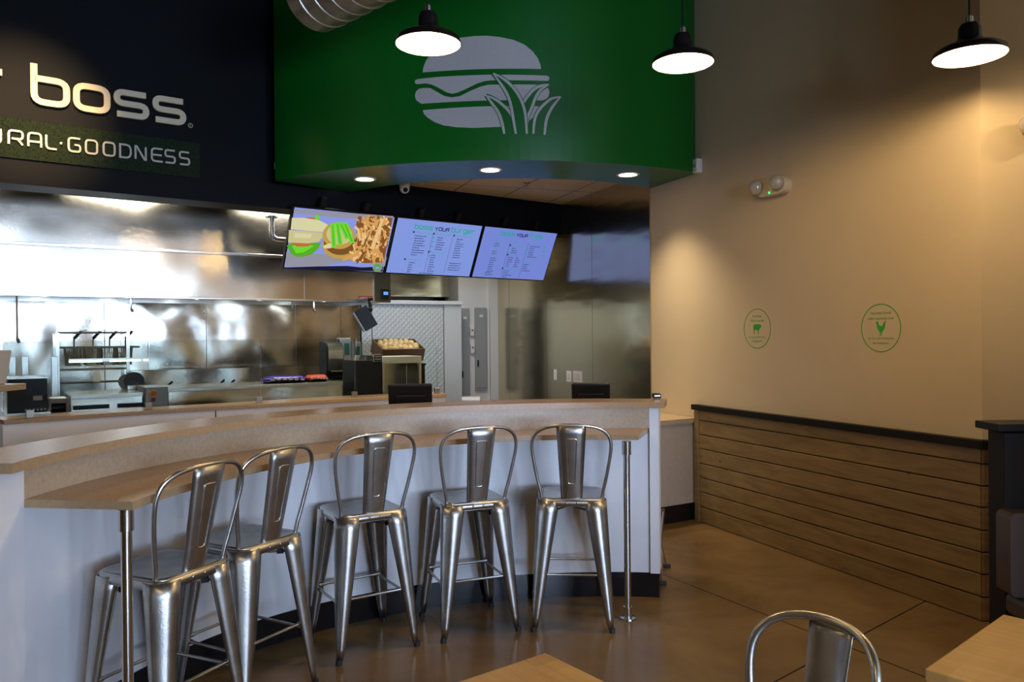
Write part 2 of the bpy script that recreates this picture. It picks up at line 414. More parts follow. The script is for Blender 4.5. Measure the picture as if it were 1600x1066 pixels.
# steel sheets on the right wall behind the counter
def rwp(s, d, z): p = RWC+RWD*s+RWN*d; return Vector((p.x, p.y, z))
def rw_s(x, y):
    p = at_plane(x, y, (RWC.x, RWC.y, 0), (RWN.x, RWN.y, 0)); return (Vector((p.x, p.y))-RWC).dot(RWD), p.z
ss = [rw_s(1018, 500)[0], rw_s(927, 500)[0], rw_s(855, 500)[0], rw_s(797, 500)[0], rw_s(779, 500)[0]]
for i in range(4):
    m = MB(); m.box(rwp((ss[i]+ss[i+1])/2, .006, CEILK/2), (ss[i+1]-ss[i]-.006, .012, CEILK), RWA); struct('wall_steel_sheet', m, STEELW)

# wainscot on right wall
TOPW = 1.0
s_end = (Vector((1.602, 6.757))-RWC).length
m = MB(); zb = [.0, .135, .262, .384, .506, .632, .752, .874, .962]
for i in range(8):
    z0, z1 = zb[i]+.004, zb[i+1]-.004
    m.box(rwp((s_end-.06)/2-.012, .018, (z0+z1)/2), (s_end-.036, .026, z1-z0), RWA)
    for k in (0,):
        p = RWC+W2D*.5; m.box((p.x-.015, p.y-.016, (z0+z1)/2), (1.03, .026, z1-z0), math.atan2(W2D.y, W2D.x))
m.box(rwp(s_end/2, .004, .48), (s_end, .008, .96), RWA)
m.box(rwp(s_end-.03, .022, .48), (.06, .034, .96), RWA)
wain = struct('trim_1', m, PLANK, bevel=.003)
m = MB(); m.box(rwp(s_end/2-.01, .03, .983), (s_end+.05, .06, .045), RWA); m.box(RWC.to_3d()+Vector((.5, -.075, .983)), (1.05, .06, .045), math.atan2(W2D.y, W2D.x))
struct('trim_2', m, CAPB, bevel=.004)

# ================================================================== BAR COUNTER
WT = [(183, 2.149), (177, 2.149), (161, 2.167), (146, 2.172), (136, 2.16), (129.5, 2.142), (116.5, 2.12), (100, 2.10), (88, 2.115), (76.3, 2.15)]
LFT = [(179.5, 1.712), (164, 1.69), (147.6, 1.717), (133.7, 1.753), (115.6, 1.781), (97.6, 1.803), (79, 1.79)]
UFT = [(184, 2.03), (167, 2.03), (143, 2.05), (112, 2.02), (95, 2.03), (75, 2.07)]
UBT = [(184, 2.33), (75, 2.345)]
bar = thing('bar_counter', 'long curved white bar counter with two tan quartz tops and chrome posts', 'counter', (.38, 2.68, 0))
A0, A1 = 181.5, 76.3
o = obj('counter_wall', MB().strip(rarc(WT, A0, A1), rarc(WT, A0, A1, off=.15), .15, 1.165), LAM, bar, smooth=True, world=True)
obj('kick_base', MB().strip(rarc(WT, A0, A1, off=-.004), rarc(WT, A0, A1, off=.15), 0, .15), BLACKTILE, bar, smooth=True, world=True)
for a, b in ((A0+.7, 177.2), (77.7, A1-.1)):
    obj('end_post', MB().strip(rarc(WT, a, b, 4, off=-.02), rarc(WT, a, b, 4, off=.155), .15, 1.165), LAM, bar, world=True)
obj('backsplash', MB().strip(rarc(WT, 177.2, 77.7, off=-.022), rarc(WT, 177.2, 77.7), 1.037, 1.165), QSPLASH, bar, smooth=True, world=True)
obj('bar_top', MB().strip(rarc(UFT, 183.3, 75.2), rarc(UBT, 183.3, 75.2), 1.165, 1.2), QUARTZ, bar, smooth=True, bevel=.004, world=True)
Lf = rarc(LFT, 178.5, 79.3); Lb = rarc(WT, 177.2, 77.9, off=-.01)
obj('dining_ledge', MB().strip(Lf, Lb, 1.007, 1.037), QUARTZ, bar, smooth=True, bevel=.003, world=True)
pR = at_z(981, 967, 0); pL = at_z(192.5, 800, 1.007)
for p in (pR, Vector((pL.x-.015, pL.y+.05, 0))):
    x, y = p.x, p.y
    l = obj('support_post', MB().tube([(x, y, .01), (x, y, 1.0)], .019, 16), CHROME, bar, smooth=True, world=True)
    obj('post_collar', MB().tube([(x, y, .93), (x, y, 1.006)], .026, 16), CHROME, l, smooth=True, world=True)
    obj('floor_flange', MB().lathe([(.001, .012), (.045, .010), (.047, 0)], (x, y, 0)).tube([(x, y, .01), (x, y, .07)], .024, 16), CHROME, l, smooth=True, world=True)
# staff work counter behind bar
SWT = [(184, 2.36), (75, 2.36)]
sc = thing('staff_counter', 'low staff work counter hidden behind the curved bar', 'counter', (.38, 2.68, 0))
obj('worktop', MB().strip(rarc(SWT, 150, 78), rarc(SWT, 150, 78, off=.5), .86, .9), QUARTZ, sc, world=True)
obj('cabinet_body', MB().strip(rarc(SWT, 150, 78, off=.02), rarc(SWT, 150, 78, off=.46), .0, .86), LAM, sc, world=True)

# side counter joining the right wall
a0 = rwp(s_end+.02, 0, 0); d_ = Vector((-.86, -.51, 0)); nb_ = Vector((-.51, .86, 0))
a0 = Vector((1.60, 6.80, 0))
side = thing('side_counter', 'tan stone topped counter with beige front beside the plank wainscot', 'counter', a0)
def sidep(t, dd): q = a0+d_*t+nb_*dd; return (q.x, q.y)
def clipwall(dd): # start t so that it meets the right wall
    for k in range(400):
        t = -.6+k*.005; q = Vector(sidep(t, dd))
        if (q-RWC).dot(RWN) > .002: return t
    return 0
for nm, off, z0, z1, mm in (('worktop', -.03, .845, .885, QSPLASH), ('cabinet_body', 0, .15, .845, mottled('beige_panel', (.44, .38, .30), .5, .05, 20, .03)), ('kick_base', .0, 0, .15, BLACKTILE)):
    obj(nm, MB().prism([sidep(clipwall(off), off), sidep(1.25, off), sidep(1.25, .62), sidep(clipwall(.62), .62)], z0, z1), mm, side, world=True)

# ================================================================== STOOLS
def make_stool(name, label, cat, zs, group=None, hw_=1.0):
    t = thing(name, label, cat, group=group)
    def loop(h, z, r):
        P = []
        for cx, cy, a0 in ((1, 1, 0), (-1, 1, 90), (-1, -1, 180), (1, -1, 270)):
            for k in range(6):
                a = math.radians(a0+k*18); P.append(((h-r)*cx+r*math.cos(a), (h-r)*cy+r*math.sin(a), z))
        return P
    m = MB(); rings = [loop(.05, zs-.012, .03), loop(.12, zs-.010, .05), loop(.155, zs-.003, .05), loop(.170, zs, .05), loop(.178, zs-.006, .052), loop(.180, zs-.04, .052), loop(.176, zs-.042, .05)]
    vs = [p for r in rings for p in r]; n = 24
    m.add(vs, [tuple(range(n))]+[(i*n+k, i*n+(k+1) % n, (i+1)*n+(k+1) % n, (i+1)*n+k) for i in range(len(rings)-1) for k in range(n)])
    obj('seat', m, GALV, t, smooth=True, solid=.003)
    for sx in (1, -1):
        for sy in (1, -1):
            o_ = Vector((sx, sy, 0)).normalized(); p_ = Vector((-o_.y, o_.x, 0)); m = MB(); vs = []; K = 13; N = 12
            for i in range(N+1):
                q = i/N; z = zs-.012-(zs-.03)*q; c = Vector((sx, sy, 0))*(.128+(.205-.128)*q); c.z = z; R_ = .052*(1-q)**.8+.015
                for k in range(K):
                    a = math.radians(-112+224*k/(K-1)); fl = 1-.10*math.exp(-(a/.12)**2)
                    vs.append(c+o_*R_*.9*math.cos(a)*fl+p_*R_*math.sin(a))
            m.add(vs, [(i*K+k, i*K+k+1, (i+1)*K+k+1, (i+1)*K+k) for i in range(N) for k in range(K-1)])
            l = obj('leg', m, GALV, t, smooth=True, solid=.0025)
            f = Vector((sx, sy, 0))*.212
            obj('rubber_foot', MB().lathe([(.001, .026), (.015, .026), (.016, 0), (.001, 0)], f, 12), RUBBER, l, smooth=True)
    if zs > .6:
        fr = (.205-.128)*(1-.29/zs)+.128+.006
        for (ax, z) in (('x', .285), ('x-', .30), ('y', .27), ('y-', .27)):
            s_ = -1 if '-' in ax else 1; h = fr-.005
            a = (-h, s_*fr, z) if 'x' in ax else (s_*fr, -h, z); b = (h, s_*fr, z) if 'x' in ax else (s_*fr, h, z)
            A, B = Vector(a), Vector(b); m = MB().tube([A, A+(B-A)*.09, A+(B-A)*.12, A+(B-A)*.88, A+(B-A)*.91, B], [.011, .011, .007, .007, .011, .011], 8)
            obj('footrest_bar', m, GALV, t, smooth=True)
    m = MB(); zb_ = zs-.085; r_ = .15; m.tube([(-r_, -r_, zb_), (0, 0, zb_+.015), (r_, r_, zb_)], .006, 8); m.tube([(-r_, r_, zb_), (0, 0, zb_+.008), (r_, -r_, zb_)], .006, 8)
    br = obj('cross_brace', m, STEEL2, t, smooth=True)
    for sx, sy in ((1, 1), (1, -1), (-1, 1), (-1, -1)): obj('brace_clip', MB().box((sx*.105, sy*.105, zb_+.004), (.03, .02, .022), sx*sy*PI/4), BLACK, br)
    # hoop and splat
    yb = lambda z: -.150-(z-zs)*.22
    half = [(.166, -.03), (.170, .03), (.186, .10), (.204, .20), (.214, .275), (.210, .325), (.188, .365), (.145, .392), (.09, .404), (.04, .408), (0, .409)]
    half = [(x*hw_ if z > .05 else x, z) for x, z in half]
    fw_ = .022 if hw_ == 1 else .085; yh = lambda x, z: yb(zs+z)+fw_*min(1, abs(x)/.2)**2-(.004 if hw_ == 1 else 0)
    P = [(x, yh(x, z), zs+z) for x, z in half]+[(-x, yh(x, z), zs+z) for x, z in half[-2::-1]]
    # resample smoothly
    Q = []
    for i in range(len(P)-1):
        a, b, c, d = [Vector(P[max(0, min(len(P)-1, j))]) for j in (i-1, i, i+1, i+2)]
        for k in range(4):
            u = k/4; Q.append(.5*((2*b)+(c-a)*u+(2*a-5*b+4*c-d)*u*u+(3*b-a-3*c+d)*u**3))
    Q.append(Vector(P[-1]))
    obj('back_hoop', MB().tube(Q, .0095 if hw_ == 1 else .0115, 12), GALV, t, smooth=True)
    m = MB(); vs = []; N = 10; K = 7
    for i in range(N+1):
        q = i/N; z = zs-.03+.435*q; hw = (.056+.024*q)*(1 if hw_ == 1 else .8); y0 = yb(z)-.012+.0
        for k in range(K):
            u = -1+2*k/(K-1); vs.append((u*hw, y0-.010*(1-u*u)+(.008 if abs(u) == 1 else 0), z))
    m.add(vs, [(i*K+k, i*K+k+1, (i+1)*K+k+1, (i+1)*K+k) for i in range(N) for k in range(K-1)])
    sp_ = obj('back_splat', m, GALV, t, smooth='all', solid=.003)
    z0, z1 = zs+.085, zs+.335; R4 = []
    for x, z in rounded([(-.019, z0), (.019, z0), (.030, z1), (-.030, z1)], .012, True, 3): R4.append((x, yb(z)-.0235, z))
    m = MB().tube(R4, .0028, 6, closed=True); obj('embossed_border', m, GALV, sp_, smooth=True)
    for x in (-.03, .03): obj('rivet', MB().ellipsoid((x, -.184, zs-.022), (.006, .004, .006), 8, 5), STEEL2, t, smooth=True)
    for x in (-.169, .169): obj('rivet', MB().ellipsoid((x*1.02, -.147, zs-.02), (.006, .005, .006), 8, 5), STEEL2, t, smooth=True)
    return t
def copy_tree(o, parent=None):
    c = o.copy(); COL.objects.link(c)
    if parent: c.parent = parent; c.matrix_parent_inverse = o.matrix_parent_inverse.copy()
    for ch in list(o.children): copy_tree(ch, c)
    return c
ST = [(.33, 4.43, -4, 'metal bar stool with tall back nearest the right chrome post of the bar'),
      (-.256, 4.362, 22, 'metal bar stool with tall back, second from the right along the curved bar'),
      (-.80, 4.11, 33, 'metal bar stool with tall back, middle one of the five at the bar'),
      (-1.21, 3.52, 61, 'metal bar stool with tall back, second from the left along the curved bar'),
      (-1.385, 3.09, 66, 'metal bar stool with tall back nearest the camera, by the left chrome post')]
st0 = make_stool('bar_stool', ST[0][3], 'bar stool', .715, 'galvanized bar stools along the curved bar')
for i, (x, y, a, lab) in enumerate(ST):
    s_ = st0 if i == 0 else copy_tree(st0)
    s_.matrix_basis = Matrix.Translation((x, y, 0)) @ Matrix.Rotation(math.radians(a), 4, 'Z'); s_['label'] = lab
cc = make_stool('cafe_chair', 'metal cafe chair with hooped back at the bare front table', 'chair', .45, hw_=.84)
cc.matrix_basis = Matrix.Translation((.62, 1.885, 0)) @ Matrix.Rotation(math.radians(124), 4, 'Z')

# ================================================================== TABLES, BOOTH
def table(name, label, corner, far_dir, w_, d_, z=.75):
    """corner: the table-top corner, far_dir: unit vector of one edge, other edge to its right"""
    c = Vector(corner); e1 = Vector(far_dir).normalized(); e2 = Vector((-e1.y, e1.x)); mid = c+e1*w_/2+e2*d_/2
    t = thing(name, label, 'table', (mid.x, mid.y, 0), math.atan2(e1.y, e1.x))
    obj('tabletop', MB().box((0, 0, z-.016), (w_, d_, .032)), MAPLE, t, bevel=.003)
    obj('pedestal', MB().tube([(0, 0, .03), (0, 0, z-.04)], .038, 16), BLACKM, t, smooth=True)
    obj('pedestal_base', MB().box((0, 0, .018), (.5, .06, .03)).box((0, 0, .018), (.06, .5, .028)), BLACKM, t, bevel=.006)
    obj('top_plate', MB().box((0, 0, z-.038), (.3, .3, .012)), BLACKM, t)
    return t
table('dining_table', 'square light maple table in front of the bar, corner pointing at stools', (.082, 2.097), (-.79, -.613), .61, .61)
table('dining_table', 'light maple table beside the black booth at the right', (1.476, 2.353), (-.757, -.654), .58, .61)
bt = thing('booth', 'black booth partition with brown vinyl back cushion at right edge', 'booth', (2.6, 3.4, 0))
xl, yb_ = 2.155, 3.42
obj('partition', MB().box((xl+.75, yb_+.06, .58), (1.5, .12, 1.16)), CAPB, bt, world=True, bevel=.003)
obj('cap_rail', MB().box((xl+.735, yb_+.06, 1.185), (1.56, .17, .034)), CAPB, bt, world=True, bevel=.004)
BROWN = mottled('brown_vinyl', (.052, .034, .026), .38, .1, 6, .15)
obj('back_cushion', MB().rbox((xl+.71, yb_-.05, .65), (1.5, .10, .36), .03), BROWN, bt, world=True, bevel=.012, smooth=True)
obj('seat_cushion', MB().rbox((xl+.72, yb_-.26, .42), (1.46, .50, .10), .03), BROWN, bt, world=True, bevel=.012)
obj('seat_box', MB().box((xl+.75, yb_-.25, .185), (1.4, .42, .37)), CAPB, bt, world=True)

# ================================================================== CEILING THINGS
WEN = mat('white_enamel', (.85, .80, .68), .4)
BULB = mat('glowing_bulb', (1, .9, .7), .3, emit=(1, .72, .38), estr=30)
def pendant(x, y, z, label, r=.165, power=40, group='black dome pendant lamps'):
    t = thing('pendant_lamp', label, 'lamp', (x, y, z), 0, group)
    prof = [(r, 0), (r+.004, .006), (r-.004, .028), (.135, .046), (.10, .056), (.075, .066), (.060, .080), (.052, .098), (.050, .140), (.040, .160), (.018, .168)]
    obj('lamp_shade', MB().lathe(prof, n=40), BLACKM, t, smooth=True)
    obj('shade_lining', MB().lathe([(r-.002, .002), (r-.009, .024), (.130, .040), (.095, .051), (.070, .060), (.050, .078), (.046, .12), (.001, .122)], n=40), WEN, t, smooth=True)
    obj('socket_cap', MB().lathe([(.018, .165), (.018, .195), (.008, .205)], n=16), CHROME, t, smooth=True)
    obj('cord', MB().tube([(0, 0, .2), (0, 0, CEILD-z)], .0045, 8), BLACK, t, smooth=True)
    b = obj('bulb', MB().ellipsoid((0, 0, .075), (.03, .03, .036), 16, 10), BULB, t, smooth='all')
    lamp('pendant_light', 'POINT', (x, y, z+.034), power, (1, .68, .34), shadow_soft_size=.04)
for (px, py, Y, lab) in [(669, 70, 3.95, 'lit black pendant lamp hanging in front of the burger logo'),
                         (1067, 100, 4.25, 'lit black pendant lamp hanging at the right edge of the green wall'),
                         (1515, 89, 3.85, 'lit black pendant lamp hanging near the right wall corner')]:
    p = at_y(px, py, Y); pendant(p.x, p.y, p.z, lab)
for i, (x, y) in enumerate([(-2.6, 3.0), (4.9, 1.2), (-.6, .2), (3.6, 3.72)]):  # extra pendants out of view, added to light the tables and side wall
    pendant(x, y, 3.1, 'added unseen black dome pendant lamp hanging over the dining tables', power=34, group='added pendant lamps over the dining tables')
# recessed downlights in the green soffit
GLOW = mat('downlight_lens', (1, 1, 1), .4, emit=(1, .80, .55), estr=9)
WTRIM = mat('white_trim', (.75, .73, .68), .4)
for (px, py, lab) in [(570, 280, 'round recessed downlight at the left end of the green soffit'), (766, 265.5, 'round recessed downlight in the middle of the green soffit'),
                      (981, 273, 'round recessed downlight at the right end of the green soffit')]:
    p = at_z(px, py, SOFZ); t = thing('downlight', lab, 'downlight', p, 0, 'downlights in the green soffit')
    obj('trim_ring', MB().lathe([(.078, -.004), (.098, -.006), (.100, .0)], n=32), WTRIM, t, smooth=True)
    obj('lens', MB().lathe([(.001, -.003), (.08, -.003)], n=32), GLOW, t)
    lamp('downlight_light', 'SPOT', (p.x, p.y, p.z-.02), 150, (1, .78, .48), spot_size=math.radians(108), spot_blend=1.0, shadow_soft_size=.08, target=(p.x, p.y, 0))
for x, y in [(-.9, 8.6), (.2, 7.9)]: pass
# spiral duct
ax = Vector((.72, -.69, 0)).normalized(); c0 = at_y(492, -6, 5.3)
t = thing('spiral_duct', 'galvanized spiral air duct end hanging high before the green wall', 'duct', c0, math.atan2(ax.y, ax.x))
m = MB(); R_ = .235; pr_ = []
for i in range(30):
    x = i*.14; pr_ += [(R_, x), (R_, x+.128), (R_+.008, x+.131), (R_+.008, x+.137)]
m.lathe(pr_, (0, 0, 0), 40, 'X'); obj('duct_tube', m, DUCT, t, smooth=True)
obj('duct_end', MB().lathe([(.001, -.06), (.12, -.055), (.19, -.035), (R_, 0)], (0, 0, 0), 40, 'X'), DUCT, t, smooth='all')
for x in (.5, 1.5, 3.0): obj('hanger_rod', MB().tube([(x, 0, R_), (x, 0, CEILD-c0.z)], .006, 8), STEEL2, t)
# security camera
p = at_z(632, 285, CEILK); t = thing('security_camera', 'small white dome security camera under the service ceiling', 'camera', p)
obj('mount', MB().lathe([(.001, 0), (.055, 0), (.058, -.02), (.052, -.045), (.045, -.055)], n=24), WTRIM, t, smooth=True)
obj('camera_ball', MB().ellipsoid((0, 0, -.062), (.05, .05, .05), 18, 12), WTRIM, t, smooth='all')
obj('lens', MB().ellipsoid((.012, -.03, -.078), (.026, .024, .026), 14, 9), BLACK, t, smooth='all')
p = at_z(823, 285, CEILK); t = thing('fire_sprinkler', 'small chrome fire sprinkler head in the service ceiling', 'sprinkler', p)
obj('escutcheon', MB().lathe([(.001, -.006), (.035, -.006), (.038, 0)], n=20), STEEL2, t, smooth=True)
obj('sprinkler_head', MB().tube([(0, 0, 0), (0, 0, -.04)], .008, 8).lathe([(.001, -.042), (.022, -.044), (.001, -.046)], n=12), STEEL2, t)
# emergency lights
CLEAR = mat('clear_lens', (.48, .47, .43), .12, .3)
def rwf(px, py):   # local frame on the right wall: x toward camera end, y into wall, z up
    p = at_plane(px, py, (RWC.x, RWC.y, 0), (RWN.x, RWN.y, 0)); return frame(p, (-RWD.x, -RWD.y, 0), (-RWN.x, -RWN.y, 0), (0, 0, 1))
GLED = mat('green_led', (0, .4, .05), .4, emit=(.05, 1, .2), estr=2)
t = thing('emergency_light', 'beige oval emergency light with two lamp heads and green indicator on wall', 'emergency light', basis=rwf(1215, 293))
obj('housing', MB().rbox((0, -.035, 0), (.30, .07, .125), .06), mat('almond_plastic', (.62, .55, .42), .4), t, smooth=True, bevel=.006)
for x in (-.12, .10): obj('lamp_head', MB().ellipsoid((x, -.10, .015), (.055, .05, .055), 16, 10), CLEAR, t, smooth='all')
obj('indicator', MB().ellipsoid((-.01, -.072, -.042), (.008, .005, .008), 8, 6), GLED, t)
q = RWC+W2D*.42; p = at_plane(1601, 205, (q.x, q.y, 0), (.1, .995, 0))
t = thing('wall_light', 'round clear glass wall light with dark holder cut off at right edge', 'wall light', basis=frame(p, W2D.to_3d().normalized(), (.1, .995, 0), (0, 0, 1)))
obj('glass_globe', MB().ellipsoid((0, -.07, .02), (.062, .06, .055), 18, 12), CLEAR, t, smooth='all')
obj('holder', MB().ellipsoid((.03, -.05, -.045), (.055, .05, .035), 16, 8), mat('brown_metal', (.03, .015, .012), .4), t, smooth='all')
t = thing('wall_sensor', 'small white sensor box at the lower corner of the green wall', 'sensor', basis=rwf(1091, 261))
obj('sensor_case', MB().box((0.03, -.03, 0), (.06, .06, .12)), WTRIM, t, bevel=.006); obj('sensor_window', MB().box((.03, -.062, .0), (.03, .004, .03)), GREYP, t)

# ================================================================== SIGN
MS = frame(Vector((P0.x, P0.y, 0)), DWD.to_3d(), DWN.to_3d(), (0, 0, 1))
LET = mat('brushed_letter', (.60, .51, .34), .42, .0)
sign = thing('shop_sign', 'raised cream metal shop sign letters on the black wall, boss', 'sign', basis=MS)
for ch, x in (('b', .222), ('o', .507), ('s', .795), ('s', 1.085)):
    m = MB(); glyph(m, ch, x, 3.437, .218, .178, .048, .03, y0=-.02); obj('letter', m, LET, sign, bevel=.002)
m = MB(); glyph(m, 'r', -.17, 3.437, .218*1.08, .178, .048, .03, y0=-.02); obj('letter', m, LET, sign)
m = MB(); R4 = [(1.37+.018*math.cos(k*PI/8), 3.435+.018*math.sin(k*PI/8)) for k in range(16)]; ribbon_solid(m, R4, .004, .004, True, -.006); text(m, 'R', 1.37, 3.426, .026, -.008)
obj('registered_mark', m, LET, sign)
GRASS = mottled('artificial_grass', (.003, .012, .001), .9, .4, 40, .3)
gp = thing('grass_panel', 'strip of artificial grass behind the small lettering on black wall', 'grass panel', basis=MS)
obj('backing_board', MB().box((-.02, -.012, 3.14), (2.92, .024, .30)), GRASS, gp)
m = MB(); rnd = random.Random(3)
for i in range(9000):
    x = rnd.uniform(-1.48, 1.44); z = rnd.uniform(2.985, 3.29); h = rnd.uniform(.008, .022); a = rnd.uniform(-.012, .012); b = rnd.uniform(-.004, .016)
    m.add([(x-.0015, -.024, z), (x+.0015, -.024, z), (x+a, -.024-h, z+b)], [(0, 1, 2)])
obj('grass_blades', m, GRASS, gp, kind='stuff')
SIL = mat('silver_letter', (.42, .39, .33), .35)
sg2 = thing('sign_lettering', 'small thin silver capital letters on the grass strip, NATURAL GOODNESS', 'lettering', basis=MS)
for ch, x, wd in (('N', -.43, .09), ('A', -.31, .09), ('T', -.20, .09), ('U', -.075, .08), ('R', .055, .09), ('A', .181, .084), ('L', .299, .07), ('G', .450, .08), ('O', .569, .08), ('O', .695, .08), ('D', .815, .08), ('N', .929, .078), ('E', 1.053, .076), ('S', 1.158, .075), ('S', 1.272, .076)):
    m = MB(); wd0, L = GL[ch]
    for pts, cl in L:
        P = [Vector(q) for q in pts] if ch in 'ND' else rounded(pts, .3, bool(cl)); ribbon_solid(m, [(x+q.x*wd/max(wd0, .85), 3.088+q.y*.104) for q in P], .015, .014, bool(cl), -.032)
    obj('letter', m, SIL, sg2)
m = MB(); m.box((.398, -.04, 3.14), (.016, .014, .016)); obj('dot', m, SIL, sg2)

# ================================================================== GREEN WALL LOGO (vinyl on the curved wall)
LOGOM = mottled('pale_vinyl', (.44, .42, .41), .55, .04, 60, .02)
GREENV = GREEN
def curve_map(off):
    def fn(p): # p=(s,y,z)  y negative = out of wall
        r = SR+off-p[1]; th = p[0]/SR; return (SCc.x+r*math.sin(th), SCc.y-r*math.cos(th), p[2])
    return fn
def dense(poly, closed=True, step=.03):
    out = []
    n = len(poly)
    for i in range(n if closed else n-1):
        a, b = Vector(poly[i]), Vector(poly[(i+1) % n]); k = max(1, int((b-a).length/step))
        out += [tuple(a+(b-a)*j/k) for j in range(k)]
    if not closed: out.append(tuple(poly[-1]))
    return out
def smoothc(pts, k=5):
    P = [Vector(p) for p in pts]; out = []
    for i in range(len(P)-1):
        a, b, c, d = P[max(0, i-1)], P[i], P[i+1], P[min(len(P)-1, i+2)]
        for j in range(k):
            u = j/k; out.append(.5*((2*b)+(c-a)*u+(2*a-5*b+4*c-d)*u*u+(3*b-a-3*c+d)*u**3))
    out.append(P[-1]); return out
def tri_flat(mb, poly, y, depth):
    """fill a concave outline, cut in slices so it can follow the curve"""
    bm = bmesh.new(); vs = [bm.verts.new((p[0], 0, p[1])) for p in dense(poly)]; f = bm.faces.new(vs)
    bmesh.ops.triangulate(bm, faces=[f], ngon_method='EAR_CLIP')
    x = -1.0
    while x < 1.0:
        bmesh.ops.bisect_plane(bm, geom=list(bm.verts)+list(bm.edges)+list(bm.faces), plane_co=(x, 0, 0), plane_no=(1, 0, 0)); x += .05
    bm.verts.index_update(); V = [(v.co.x, y-depth, v.co.z) for v in bm.verts]; Fc = [tuple(v.index for v in f.verts) for f in bm.faces]; bm.free()
    mb.add(V, Fc); return mb
bun_top = [(-0.576, 3.716), (-0.571, 3.749), (-0.55, 3.804), (-0.505, 3.861), (-0.448, 3.909), (-0.375, 3.947), (-0.273, 3.973), (-0.158, 3.982), (-0.058, 3.983), (0.055, 3.97), (0.155, 3.949), (0.24, 3.914), (0.304, 3.863), (0.347, 3.807), (0.365, 3.758), (0.371, 3.724)]
lettuce = [(-0.643, 3.646), (-0.637, 3.66), (-0.621, 3.666), (-0.45, 3.672), (-0.104, 3.675), (0.418, 3.673), (0.433, 3.666), (0.437, 3.653), (0.432, 3.637), (0.418, 3.631), (-0.033, 3.63), (-0.076, 3.625), (-0.133, 3.609), (-0.219, 3.57), (-0.292, 3.541), (-0.335, 3.533), (-0.379, 3.545), (-0.451, 3.588), (-0.503, 3.615), (-0.554, 3.628), (-0.622, 3.626), (-0.637, 3.632)]
patty = [(-0.642, 3.539), (-0.633, 3.569), (-0.607, 3.589), (-0.562, 3.593), (-0.513, 3.587), (-0.466, 3.558), (-0.401, 3.519), (-0.343, 3.505), (-0.278, 3.511), (-0.191, 3.551), (-0.105, 3.584), (-0.048, 3.596), (0.338, 3.599), (0.417, 3.588), (0.433, 3.56), (0.436, 3.539), (0.43, 3.51), (0.414, 3.491), (0.38, 3.476), (-0.106, 3.471), (-0.586, 3.467), (-0.623, 3.491), (-0.638, 3.512)]
bun_bot = [(-0.579, 3.416), (-0.106, 3.426), (0.358, 3.428), (0.336, 3.386), (0.307, 3.343), (0.271, 3.311), (0.177, 3.277), (0.049, 3.263), (-0.165, 3.257), (-0.309, 3.267), (-0.41, 3.286), (-0.483, 3.316), (-0.542, 3.357), (-0.569, 3.387)]
blades = [([(-0.067, 3.51), (-0.021, 3.448), (0.029, 3.376), (0.056, 3.298), (0.074, 3.206)], [(-0.067, 3.51), (-0.006, 3.486), (0.058, 3.44), (0.114, 3.383), (0.146, 3.319), (0.165, 3.206)]),
 ([(0.432, 3.602), (0.367, 3.589), (0.309, 3.557), (0.258, 3.499), (0.219, 3.441)], [(0.432, 3.602), (0.366, 3.558), (0.323, 3.493), (0.293, 3.414), (0.264, 3.345), (0.252, 3.25)]),
 ([(-0.011, 3.685), (0.038, 3.618), (0.08, 3.554), (0.108, 3.497), (0.129, 3.426), (0.145, 3.33), (.165, 3.206)], [(-0.011, 3.685), (0.052, 3.653), (0.123, 3.597), (0.18, 3.526), (0.219, 3.448), (0.242, 3.356), (0.252, 3.206)]),
 ([(0.526, 3.508), (0.453, 3.49), (0.394, 3.445), (0.343, 3.386), (0.314, 3.314), (0.303, 3.207)], [(0.526, 3.508), (0.474, 3.447), (0.437, 3.389), (0.408, 3.317), (0.392, 3.202)])]
p = SCc+Vector((0, -SR)); logo = thing('wall_logo', 'large pale burger and grass blade logo on the curved green wall', 'logo', (p.x, p.y, 3.2))
for nm, poly in (('upper_bun', bun_top), ('lettuce_layer', lettuce), ('patty_layer', patty), ('lower_bun', bun_bot)):
    m = tri_flat(MB(), poly, 0, .002); m.map(curve_map(0)); obj(nm, m, LOGOM, logo, world=True)
for bi, (a, b) in enumerate(blades):
    A, B = smoothc(a), smoothc(b)
    m = tri_flat(MB(), A+B[::-1][:-1], -.004-.0015*bi, .0)
    for L_ in (A, B):
        v_, q_ = ribbon([tuple(x) for x in dense([tuple(x) for x in L_], False, .02)], .032)
        m.add([(x.x, -.0035-.0015*bi, x.y) for x in v_], q_)
    m.map(curve_map(0)); obj('blade_fill', m, GREEN, logo, world=True)
    m = MB()
    for L_ in (A, B):
        D_ = dense([tuple(x) for x in L_], False, .02); n = len(D_); v_, q_ = ribbon(D_, [.010+.012*min(1, 4*i/n)*min(1, 3*(1-i/n)+.35) for i in range(n)])
        m.add([(x.x, -.0048-.0015*bi, x.y) for x in v_], q_)
    m.map(curve_map(0)); obj('grass_blade', m, LOGOM, logo, world=True)

